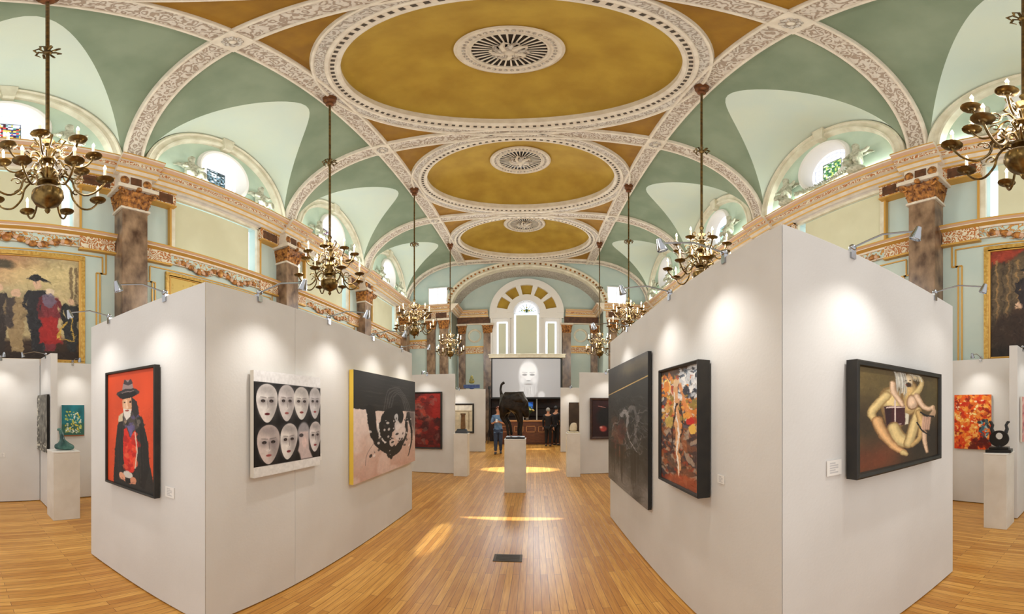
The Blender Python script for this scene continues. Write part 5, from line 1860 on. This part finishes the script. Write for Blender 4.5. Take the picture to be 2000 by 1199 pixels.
# small figure on a blue shelf over the far left partition
r = empty('figurine', (-2.28, 13.44, 2.32)); tag(r, 'small yellow figurine on a blue stand on top of the far left partition', 'sculpture')
b = MB(); b.box((-.30, -.05, .04), (.30, .07, .17)); b.frustum((0, 0.01), (.06, .06), (.2, .1), 0, .04); b.build('stand', mat('blue_stand', (36, 60, 120), .4, c2=(60, 90, 150), scale=12), r)
skin('figure', {'a': ((0, 0, .20), .07), 'b': ((0, 0, .32), .085), 'c': ((0, 0, .44), .05), 'd': ((0, 0, .53), .055), 'e': ((-.10, 0, .27), .03), 'f': ((.10, 0, .27), .03)},
     [('a', 'b'), ('b', 'c'), ('c', 'd'), ('b', 'e'), ('b', 'f')], mat('yellow_green_glaze', (176, 166, 72), .3, c2=(70, 84, 60), scale=16), r)


# ================================================================ CHANDELIERS
def make_chandelier():
    r = empty('chandelier')
    Z = ZC - 0.06        # all heights below are world heights minus this
    b = MB(); b.lathe([(0.001, 0.0), (0.125, 0.0), (0.125, -0.03), (0.105, -0.07), (0.115, -0.12), (0.07, -0.17), (0.075, -0.24), (0.03, -0.27), (0.001, -0.27)], 20)
    b.build('ceiling_cup', 'bronze', r, smooth=40)
    b = MB(); b.tube([(0, 0, -0.25), (0, 0, 4.72 - Z)], 0.021, 10); b.build('rod', 'brassdark', r, smooth=40)
    k = MB()
    zk = 6.62 - Z
    k.sphere((0, 0, zk), 0.05, 8)
    for i in range(8):
        a = i * PI / 4
        k.tube([(0.03 * math.cos(a), 0.03 * math.sin(a), zk), (.09 * math.cos(a + .2), .09 * math.sin(a + .2), zk + .05), (.13 * math.cos(a), .13 * math.sin(a), zk + .01), (.09 * math.cos(a - .2), .09 * math.sin(a - .2), zk - .05)], [.012, .014, .014, .006], 6)
    k.build('rod_knot', 'brassdark', r, smooth=50)
    b = MB()
    prof = [(0.001, 3.62), (0.02, 3.64), (0.03, 3.67), (0.015, 3.69), (0.04, 3.71), (0.12, 3.755), (0.158, 3.83), (0.15, 3.90), (0.10, 3.955), (0.05, 3.97), (0.05, 4.0), (0.10, 4.02), (0.10, 4.05), (0.04, 4.08),
            (0.055, 4.14), (0.085, 4.20), (0.06, 4.27), (0.03, 4.30), (0.09, 4.335), (0.09, 4.36), (0.035, 4.39), (0.045, 4.46), (0.07, 4.52), (0.045, 4.58), (0.03, 4.62), (0.075, 4.65), (0.03, 4.68), (0.022, 4.75), (0.04, 4.79), (0.02, 4.84), (0.02, 4.86)]
    b.lathe([(a, z - Z) for a, z in prof], 24)
    b.build('stem', 'brass', r, smooth=35)
    # reflector scrolls round the stem
    for tier, (n, z0, rad, dz) in enumerate(((8, 4.035, .55, -.10), (8, 4.35, .43, .03))):
        for i in range(n):
            a = 2 * PI * (i + (.5 if tier else 0.2)) / n
            c, s_ = math.cos(a), math.sin(a)
            zz = z0 - Z
            pts2 = [(.08, 0), (.16, .075), (.24, .02), (.27, -.08), (.36, -.15), (.46, -.13), (.53, -.05), (.55, .0)]
            k_ = rad / .55
            pts = [(p * k_ * c, p * k_ * s_, zz + (q_ + (dz if j > 3 else dz * j / 4)) * 1.0) for j, (p, q_) in enumerate(pts2)]
            # smooth the path
            P = [Vector(p) for p in pts]; sm = []
            for j in range(len(P) - 1):
                p0 = P[max(j - 1, 0)]; p3 = P[min(j + 2, len(P) - 1)]
                for t in (0, .33, .66):
                    sm.append(.5 * ((2 * P[j]) + (P[j + 1] - p0) * t + (2 * p0 - 5 * P[j] + 4 * P[j + 1] - p3) * t * t + (3 * P[j] - p0 - 3 * P[j + 1] + p3) * t ** 3))
            sm.append(P[-1])
            m_ = MB(); m_.tube(sm, .0115, 7)
            # curl on the arm
            cl = []
            for j in range(9):
                an = j * .7; q2 = .055 * (1 - j / 11)
                rr = .30 * k_ + q2 * math.cos(an)
                cl.append((rr * c, rr * s_, zz - .01 + dz * .5 + q2 * math.sin(an)))
            m_.tube(cl, .008, 5)
            arm = m_.build('arm', 'brass', r, smooth=50)
            e = pts[-1]
            m_ = MB(); m_.lathe([(0.001, -.02), (.02, -.015), (.03, .0), (.075, .012), (.085, .025), (.06, .022), (.02, .018), (.018, .05), (.022, .055), (.001, .055)], 14, e)
            arm_pan = m_.build('drip_pan', 'brassdark' if (i + tier) % 2 else 'brass', arm, smooth=40)
            m_ = MB(); m_.lathe([(0.001, .055), (.0135, .055), (.0135, .155), (.001, .158)], 8, e); m_.build('candle', 'candle', arm, smooth=40)
            m_ = MB(); m_.lathe([(0.001, .155), (.013, .17), (.016, .185), (.010, .205), (.001, .23)], 8, e); m_.build('bulb', 'flame', arm, smooth=60)
    for i in range(12):     # reflector scrolls round the stem
        a = 2 * PI * (i + .5) / 12
        c, s_ = math.cos(a), math.sin(a)
        k = MB()
        z0 = (4.10 if i % 2 else 4.24) - Z; rr = .20 if i % 2 else .15
        k.tube([(.04 * c, .04 * s_, z0 - .06), (rr * .6 * c, rr * .6 * s_, z0 - .05), (rr * c, rr * s_, z0 + .02), (rr * .8 * c, rr * .8 * s_, z0 + .09), (rr * .5 * c, rr * .5 * s_, z0 + .06), (rr * .62 * c, rr * .62 * s_, z0 + .02)], [.009, .009, .010, .010, .009, .005], 6)
        k.build('scroll', 'brass', r, smooth=50)
    for i in range(6):      # little scrolls at the top
        a = 2 * PI * i / 6
        c, s_ = math.cos(a), math.sin(a)
        k = MB()
        k.tube([(.05 * c, .05 * s_, 4.5 - Z), (.13 * c, .13 * s_, 4.56 - Z), (.17 * c, .17 * s_, 4.63 - Z), (.13 * c, .13 * s_, 4.68 - Z), (.10 * c, .10 * s_, 4.63 - Z)], [.01, .01, .012, .01, .006], 6)
        k.build('scroll', 'brass', r, smooth=50)
    return r


M['flame'].cycles.emission_sampling = 'NONE'
M['candle'].cycles.emission_sampling = 'NONE'
XL, XR = CX - RIB, CX + RIB
CH = [(XL, 0.85, 'large brass chandelier nearest us at the left photo edge'), (XR + .1, 0.66, 'large brass chandelier cut by the right photo edge'),
      (XL, BAY[1], 'brass chandelier above the left booth, second from us on the left'), (XR, BAY[1] - .05, 'brass chandelier half hidden behind the right booth corner'),
      (XL, BAY[2], 'third brass chandelier along the left side, above the red painting'), (XR, BAY[2], 'third brass chandelier along the right side, low above the right booth end'),
      (XL, BAY[3], 'farthest brass chandelier on the left, before the end wall'), (XR, BAY[3], 'farthest brass chandelier on the right, before the end wall')]
proto = make_chandelier()
for i, (x, y, lb) in enumerate(CH):
    o = proto if i == 0 else copy_tree(proto)
    o.location = (x, y, ZC - 0.06); o.rotation_euler.z = i * 0.37
    tag(o, lb, 'chandelier', 'brass candle chandeliers under the ribs')
    lamp('POINT', (x, y, 4.55), 108, (1.0, 0.97, 0.93), 0.45, name='chandelier_glow')


# ================================================================ CHERUBS and garlands by the round windows
cj = {'pelvis': ((0, 0, .16), .10), 'waist': ((0, .01, .27), .085), 'chest': ((0, .0, .38), .10), 'neck': ((0, 0, .47), .045), 'head': ((0, -.02, .56), .075), 'crown': ((0, -.01, .62), .06),
      'shR': ((.10, 0, .41), .042), 'elR': ((.19, -.03, .36), .035), 'haR': ((.26, -.02, .44), .028),
      'shL': ((-.10, 0, .41), .042), 'elL': ((-.17, -.05, .30), .035), 'haL': ((-.14, -.13, .24), .028),
      'hiR': ((.07, -.03, .13), .075), 'knR': ((.13, -.17, .17), .055), 'ftR': ((.13, -.20, .02), .035),
      'hiL': ((-.07, -.03, .13), .075), 'knL': ((-.09, -.16, .12), .055), 'ftL': ((-.04, -.22, .0), .035)}
ce = [('pelvis', 'waist'), ('waist', 'chest'), ('chest', 'neck'), ('neck', 'head'), ('head', 'crown'), ('chest', 'shR'), ('shR', 'elR'), ('elR', 'haR'), ('chest', 'shL'), ('shL', 'elL'), ('elL', 'haL'),
      ('pelvis', 'hiR'), ('hiR', 'knR'), ('knR', 'ftR'), ('pelvis', 'hiL'), ('hiL', 'knL'), ('knL', 'ftL')]


def make_cherub():
    r = empty('plaster_cherub')
    skin('body', cj, ce, 'statue', r, (0, 0, 0.03), scale=1.25)
    for s in (-1, 1):
        w_ = MB()
        for k in range(6):
            a = .5 + k * .22
            w_.tube([(s * .05, .10, .48), (s * (.05 + .14 * math.cos(a)), .14, .48 + .18 * math.sin(a)), (s * (.05 + (.30 - .02 * k) * math.cos(a - .25)), .13, .46 + (.30 - .02 * k) * math.sin(a - .3))], [.02, .03, .008], 6)
        w_.build('wing', 'statue', r, smooth=60)
    b = MB(); b.sphere((0, 0, .04), .2, 8, 0, (1.1, .8, .35)); b.build('cloud_base', 'statue', r, smooth=60)
    return r


cproto = None
names_b = ['nearest', 'second', 'third', 'farthest']
for key, sd in SIDES.items():
    q = -sd['s']
    for bi, yb in enumerate(BAY):
        for e, wd in ((-1, 'near'), (1, 'far')):
            if cproto is None:
                cproto = make_cherub(); o = cproto
            else:
                o = copy_tree(cproto)
            o.location = (sd['up'] + q * 0.17, yb + e * 1.02, ZS + 0.0)
            o.rotation_euler = (0, 0, (PI / 2 if key == 'left' else -PI / 2))
            o.scale = (-e * q, 1, 1) if False else (1, 1, 1)
            tag(o, 'plaster cherub at the %s side of the %s round window, %s wall' % (wd, names_b[bi], key), 'sculpture', 'plaster cherubs beside the round windows')
        g = MB()
        rg = random.Random(bi)
        for k in range(30):
            t = -1 + 2 * k / 29
            y = yb + t * .8; z = ZS + .09 + .10 * t * t
            g.sphere((sd['up'] + q * (.06 + .03 * rg.random()), y, z), .045 + .035 * rg.random(), 5, 0, (.8, 1, 1))
            g.tube([(sd['up'] + q * .06, y, z), (sd['up'] + q * .09, y + .05, z + .09 + .05 * rg.random()), (sd['up'] + q * .05, y + .10, z + .13)], [.02, .016, .004], 5)
        trim(g.build('garland', 'statue', smooth=60))


# ================================================================ PROJECTION SCREEN, BAR, PEOPLE at the far end
r = empty('projection_screen', (-1.95, 17.0, 2.05)); tag(r, 'projection screen with a pale bearded face above the bar', 'screen')
b = MB(); b.box((-.02, .03, 0), (3.26, .05, 1.92)); b.build('screen_border', 'screenblack', r)
p = canvas_mesh(art_projection(), 3.16, 1.80, 'picture', r, 'projection'); p.location = (.04, .02, .08)
b = MB(); b.box((-.12, -.08, 1.92), (3.42, .12, 2.06)); b.box((-.16, -.10, 2.06), (3.46, .14, 2.10)); bevel(b.build('housing', 'moulding', r), .01)

r = empty('bar_counter', (-1.55, 16.35, 0)); tag(r, 'long brown wooden bar counter below the projection screen', 'bar')
b = MB(); b.box((0, 0, .08), (2.9, .5, 1.02)); b.box((.03, .05, 0), (2.87, .45, .08)); bevel(b.build('body', 'barwood', r), .006)
b = MB(); b.box((-.05, -.06, 1.02), (2.95, .56, 1.08)); bevel(b.build('countertop', 'palewood', r), .01)
for k in range(5):
    b = MB(); x0 = .14 + k * .54; x1 = x0 + .42
    for lo, hi in (((x0, -.015, .55), (x1, 0, .58)), ((x0, -.015, .80), (x1, 0, .83)), ((x0, -.015, .55), (x0 + .03, 0, .83)), ((x1 - .03, -.015, .55), (x1, 0, .83))):
        b.box(lo, hi)
    b.build('panel_moulding', 'palewood', r)
r = empty('bar_cabinet', (-2.15, 17.9, 0)); tag(r, 'dark back-bar cabinet behind the bar counter', 'cabinet')
b = MB(); b.box((0, .25, 0), (3.75, .5, 2.15)); b.build('back_panel', 'bardark', r)
b = MB(); b.box((.06, 0, 0), (3.69, .25, .9)); b.build('base', 'bardark', r)
b = MB(); b.box((0, 0, 2.08), (3.75, .25, 2.15)); b.build('top', 'bardark', r)
for x in (0, 3.69):
    b = MB(); b.box((x, 0, 0), (x + .06, .25, 2.08)); b.build('side_panel', 'bardark', r)
for k in range(2):
    b = MB(); b.box((.06, .02, 1.25 + .4 * k), (3.69, .25, 1.28 + .4 * k)); b.build('shelf', 'bardark', r)
for x in (1.62, 2.28):
    b = MB(); b.box((x, -.06, .9), (x + .06, 0, 2.1)); b.build('post', 'white', r)
r = empty('monitor', (-0.52, 17.55, 1.08)); tag(r, 'blue lit monitor between white posts behind the bar', 'monitor')
b = MB(); b.box((-.02, 0, .50), (.52, .04, .86)); b.build('casing', 'black', r)
b = MB(); b.box((.2, .01, -.1), (.3, .05, .5)); b.box((.1, -.06, -.18), (.4, .12, -.15)); b.box((.23, .01, -.18), (.27, .04, 0)); b.build('stand', 'black', r)
p = canvas_mesh(art_monitor(), .48, .30, 'picture', r, 'projection'); p.location = (.01, -.004, .53)

# flowers on the bar
M['stem_green'] = mat('leaf_green', (58, 92, 40), .6, c2=(90, 120, 56), scale=20)
M['petal'] = mat('yellow_petal', (226, 206, 96), .6, c2=(240, 232, 170), scale=18)
r = empty('flower_arrangement', (-0.28, 16.55, 1.08)); tag(r, 'yellow and white flower arrangement in a vase on the bar', 'flowers')
b = MB(); b.lathe([(0.001, 0), (.07, 0), (.08, .05), (.055, .16), (.07, .24), (.06, .24)], 16); b.build('vase', 'steel', r, smooth=40)
g = MB(); pt = MB(); rg = random.Random(4)
for k in range(46):
    a = rg.random() * 2 * PI; rr = .30 * math.sqrt(rg.random()); z = .38 + .25 * (1 - rr / .3) + .08 * rg.random()
    e = (rr * math.cos(a), rr * .7 * math.sin(a), z)
    g.tube([(0, 0, .2), (e[0] * .5, e[1] * .5, z * .7), e], [.006, .005, .004], 4)
    if k % 2: pt.sphere(e, .045, 6, 0, (1, 1, .7))
    else: g.sphere(e, .035, 5, 0, (1.5, 1, .5))
g.build('foliage', 'stem_green', r, smooth=60); pt.build('blossom', 'petal', r, smooth=60)
# lamp stand beside the screen
r = empty('lamp_stand', (-2.02, 16.7, 0)); tag(r, 'thin black tripod lamp stand left of the projection screen', 'lamp')
b = MB(); b.tube([(0, 0, .3), (0, 0, 2.5)], .02, 8); b.build('pole', 'black', r)
for k in range(3):
    a = k * 2.09 + .4
    b = MB(); b.tube([(0, 0, .7), (.25 * math.cos(a), .25 * math.sin(a), .01)], .013, 6); b.build('leg', 'black', r)
b = MB(); b.lathe([(0.001, .08), (.05, .07), (.07, -.06), (.06, -.06)], 12, (0, 0, 2.55)); b.build('lamp_head', 'black', r, smooth=40)

# people
M['skin'] = mat('skin', (206, 150, 118), .55)
M['shirt'] = mat('blue_shirt', (86, 124, 168), .8, c2=(120, 152, 190), scale=12)
M['jeans'] = mat('dark_jeans', (44, 58, 84), .8, c2=(60, 74, 100), scale=14)
M['darkcloth'] = mat('black_cloth', (26, 24, 28), .8)
M['redhair'] = mat('red_brown_hair', (110, 50, 28), .6)
M['greyhair'] = mat('grey_hair', (150, 146, 140), .6)
M['shoe'] = mat('shoe', (70, 70, 74), .5)


def hand(m, wrist, d, up, s=1.0, curl=0.5):
    """palm with five separate bent fingers, merged in one builder"""
    w_ = Vector(wrist); d = Vector(d).normalized(); up = Vector(up).normalized(); sd_ = d.cross(up).normalized()
    m.tube([w_, w_ + d * .045, w_ + d * .09], [.022, .034, .032], 8)
    for k in range(4):
        L = [.062, .072, .068, .052][k]
        a = w_ + d * .085 + sd_ * ((k - 1.5) * .018)
        b2 = a + (d * .8 - up * curl).normalized() * L * .55; c = b2 + (d * .3 - up * curl * 1.6).normalized() * L * .5
        m.tube([a, b2, c], [.0095, .0085, .007], 6)
    a = w_ + d * .03 - sd_ * .028
    m.tube([a, a + (d * .6 - sd_ * .8).normalized() * .035, a + (d * .6 - sd_ * .8).normalized() * .035 + (d - up * .3).normalized() * .03], [.012, .010, .008], 6)


def person(name, loc, rz, H, label, cloth, legs, hair, phone=True, walk=0.0):
    s = H / 1.75
    r = empty(name, loc, rz); tag(r, label, 'person')
    wk = walk
    j = {'pelvis': ((0, 0, .93), (.15, .105)), 'waist': ((0, .0, 1.08), (.135, .095)), 'chest': ((0, .0, 1.28), (.155, .11)), 'upper': ((0, .01, 1.42), (.11, .085)), 'neck': ((0, .0, 1.50), .052), 'skull0': ((0, -.025, 1.575), .07), 'skull1': ((0, -.015, 1.66), (.078, .09)), 'crown': ((0, -.005, 1.71), (.055, .07)),
         'shL': ((-.18, 0, 1.40), .055), 'elL': ((-.235, -.03, 1.13), .042), 'wrL': ((-.13, -.22, 1.18) if phone else (-.24, -.06, .88), .028),
         'shR': ((.18, 0, 1.40), .055), 'elR': ((.235, -.02, 1.13), .042), 'wrR': ((.06, -.24, 1.20) if phone else (.24, -.05, .88), .028),
         'hiL': ((-.085, 0, .86), .09), 'knL': ((-.09, -.02 - wk * .6, .49), .06), 'anL': ((-.09, -wk, .09), .038), 'toL': ((-.10, -.13 - wk, .035), .034),
         'hiR': ((.085, 0, .86), .09), 'knR': ((.09, -.03, .49), .06), 'anR': ((.09, .03 + wk, .09), .038), 'toR': ((.10, -.10 + wk, .035), .034)}
    e = [('pelvis', 'waist'), ('waist', 'chest'), ('chest', 'upper'), ('upper', 'neck'), ('neck', 'skull0'), ('skull0', 'skull1'), ('skull1', 'crown'), ('upper', 'shL'), ('shL', 'elL'), ('elL', 'wrL'), ('upper', 'shR'), ('shR', 'elR'), ('elR', 'wrR'),
         ('pelvis', 'hiL'), ('hiL', 'knL'), ('knL', 'anL'), ('anL', 'toL'), ('pelvis', 'hiR'), ('hiR', 'knR'), ('knR', 'anR'), ('anR', 'toR')]
    bd = skin('body', j, e, 'skin', r, scale=s)

    def sub(keys, grow, name, m, extra=None, lv=2):
        jj = {k: (j[k][0], tuple(v + grow for v in (j[k][1] if hasattr(j[k][1], '__len__') else (j[k][1],) * 2))) for k in keys}
        if extra: jj.update(extra)
        ee = [x for x in e if x[0] in jj and x[1] in jj]
        return jj, ee
    # shirt: torso and sleeves
    mid = lambda a, b_, t: tuple(a[i] + (b_[i] - a[i]) * t for i in range(3))
    jj, ee = sub(['pelvis', 'waist', 'chest', 'upper', 'shL', 'shR', 'elL', 'elR'], .016, 'shirt', cloth)
    jj['upper'] = ((0, .01, 1.42), (.15, .115)); jj['neck'] = ((0, .0, 1.475), .072); ee.append(('upper', 'neck'))
    jj['hem'] = ((0, 0, .84), (.17, .125)); ee.append(('pelvis', 'hem'))
    if not phone:
        jj2, ee2 = sub(['wrL', 'wrR'], .012, '', ''); jj.update(jj2); ee += [('elL', 'wrL'), ('elR', 'wrR')]
    skin('shirt', jj, ee, cloth, r, scale=s)
    jj, ee = sub(['pelvis', 'hiL', 'knL', 'anL', 'hiR', 'knR', 'anR'], .018, 'trousers', legs)
    jj['pelvis'] = ((0, 0, .93), (.165, .12))
    skin('trousers', jj, ee, legs, r, scale=s)
    for sd_, an, to in (('L', 'anL', 'toL'), ('R', 'anR', 'toR')):
        a, b_ = Vector(j[an][0]), Vector(j[to][0])
        m_ = MB(); m_.tube([(a + Vector((0, .045, -.05))) * s, (a + Vector((0, .0, -.035))) * s, (b_ + Vector((0, .02, .01))) * s, (b_ + Vector((0, -.05, -.005))) * s], [.035 * s, .05 * s, .042 * s, .02 * s], 10)
        m_.build('shoe', 'shoe', r, smooth=60)
    # hair cap, ears, nose, eyes, mouth
    m_ = MB()

    def cap(u, v):
        a = 2 * PI * u; ph = v * 2.05
        back = 1 + .25 * max(0, math.sin(a))
        lim = ph * (0.62 if math.sin(a) < -.2 else 1.0)
        return (s * .098 * math.sin(lim) * math.cos(a), s * (.0 + .116 * math.sin(lim) * math.sin(a)), s * (1.665 + .115 * math.cos(lim)))
    m_.grid(cap, 24, 10, 0, wrap_u=True)
    m_.build('hair', hair, r, smooth=80)
    lips = mat('lips', (150, 80, 70), .5)
    f = MB()
    f.tube([(0, -.10 * s, 1.66 * s), (0, -.125 * s, 1.62 * s), (0, -.10 * s, 1.605 * s)], [.008, .014, .01], 6)
    f.build('nose', 'skin', bd, smooth=60)
    for sx in (-1, 1):
        f = MB(); f.sphere((sx * .083 * s, -.01 * s, 1.635 * s), .022 * s, 6, 0, (.4, .8, 1.3)); f.build('ear', 'skin', bd, smooth=60)
    for sx in (-1, 1):
        f = MB(); f.sphere((sx * .03 * s, -.099 * s, 1.655 * s), .010 * s, 6, 0); f.build('eye', 'black', bd, smooth=60)
    f = MB(); f.tube([(-.022 * s, -.098 * s, 1.575 * s), (0, -.104 * s, 1.572 * s), (.022 * s, -.098 * s, 1.575 * s)], .005, 5, 0)
    f.build('mouth', lips, bd, smooth=60)
    for k, sx in (('wrL', -1), ('wrR', 1)):
        hm = MB()
        if phone: hand(hm, Vector(j[k][0]) * s, (-sx * .35, -.7, .25), (0, .1, 1), s, .5)
        else: hand(hm, Vector(j[k][0]) * s, (0, -.1, -1), (-sx, 0, 0), s, .35)
        hm.build('hand', 'skin', bd, smooth=60)
    return r


pp = at_floor(973, 886)
person('person', (pp.x, pp.y, 0), 0.05, 1.66, 'person in a blue shirt and jeans walking towards us looking down at a phone', 'shirt', 'jeans', 'redhair', True, 0.10)
b = MB(); b.box((-.035, -.006, -.07), (.035, .006, .07)); ph = bevel(b.build('phone', 'white'), .005)
ph.location = (pp.x - 0.035 + .01, pp.y - 0.335, 1.19); ph.rotation_euler = (-.7, 0, 0.05)
tag(ph, 'small white phone held by the person in the blue shirt', 'phone')
person('person', (0.62, 15.6, 0), 2.9, 1.62, 'person in black with grey hair standing at the right end of the bar', 'darkcloth', 'darkcloth', 'greyhair', False)
person('person', (0.98, 15.95, 0), 2.4, 1.70, 'person in black with dark hair beside the grey-haired one at the bar', 'darkcloth', 'darkcloth', 'black', False)

# floor socket plate
r = empty('floor_vent', tuple(at_floor(992, 1090))); tag(r, 'dark brown rectangular floor plate in the middle of the aisle', 'floor plate')
b = MB(); b.box((-.145, -.10, 0), (.145, .10, .006)); bevel(b.build('plate', mat('dark_floor_plate', (72, 56, 34), .5), r), .002)
b = MB()
for k in range(7): b.box((-.12, -.08 + k * .024, .006), (.12, -.07 + k * .024, .008))
b.build('slats', mat('darker_slat', (48, 38, 24), .5), r)

# narrow pools of light lying across the aisle floor, from added, unseen spot lamps
for (px_, py_, wx, wy, e) in ((1000, 1013, .85, .10, 60), (1015, 917, 1.15, .55, 90), (1050, 877, .6, .35, 40), (850, 1050, .16, .75, 24)):
    t = at_floor(px_, py_)
    hgt = ZC - 0.12
    o = lamp('SPOT', (t.x, t.y, hgt), e * 75, (0.93, 0.97, 1.0), 0.02, name='added_floor_light', spot_size=2 * math.atan(wy / hgt) if wx > wy else 2 * math.atan(wx / hgt), spot_blend=0.6)
    o.scale = (max(1, wx / wy), max(1, wy / wx), 1)
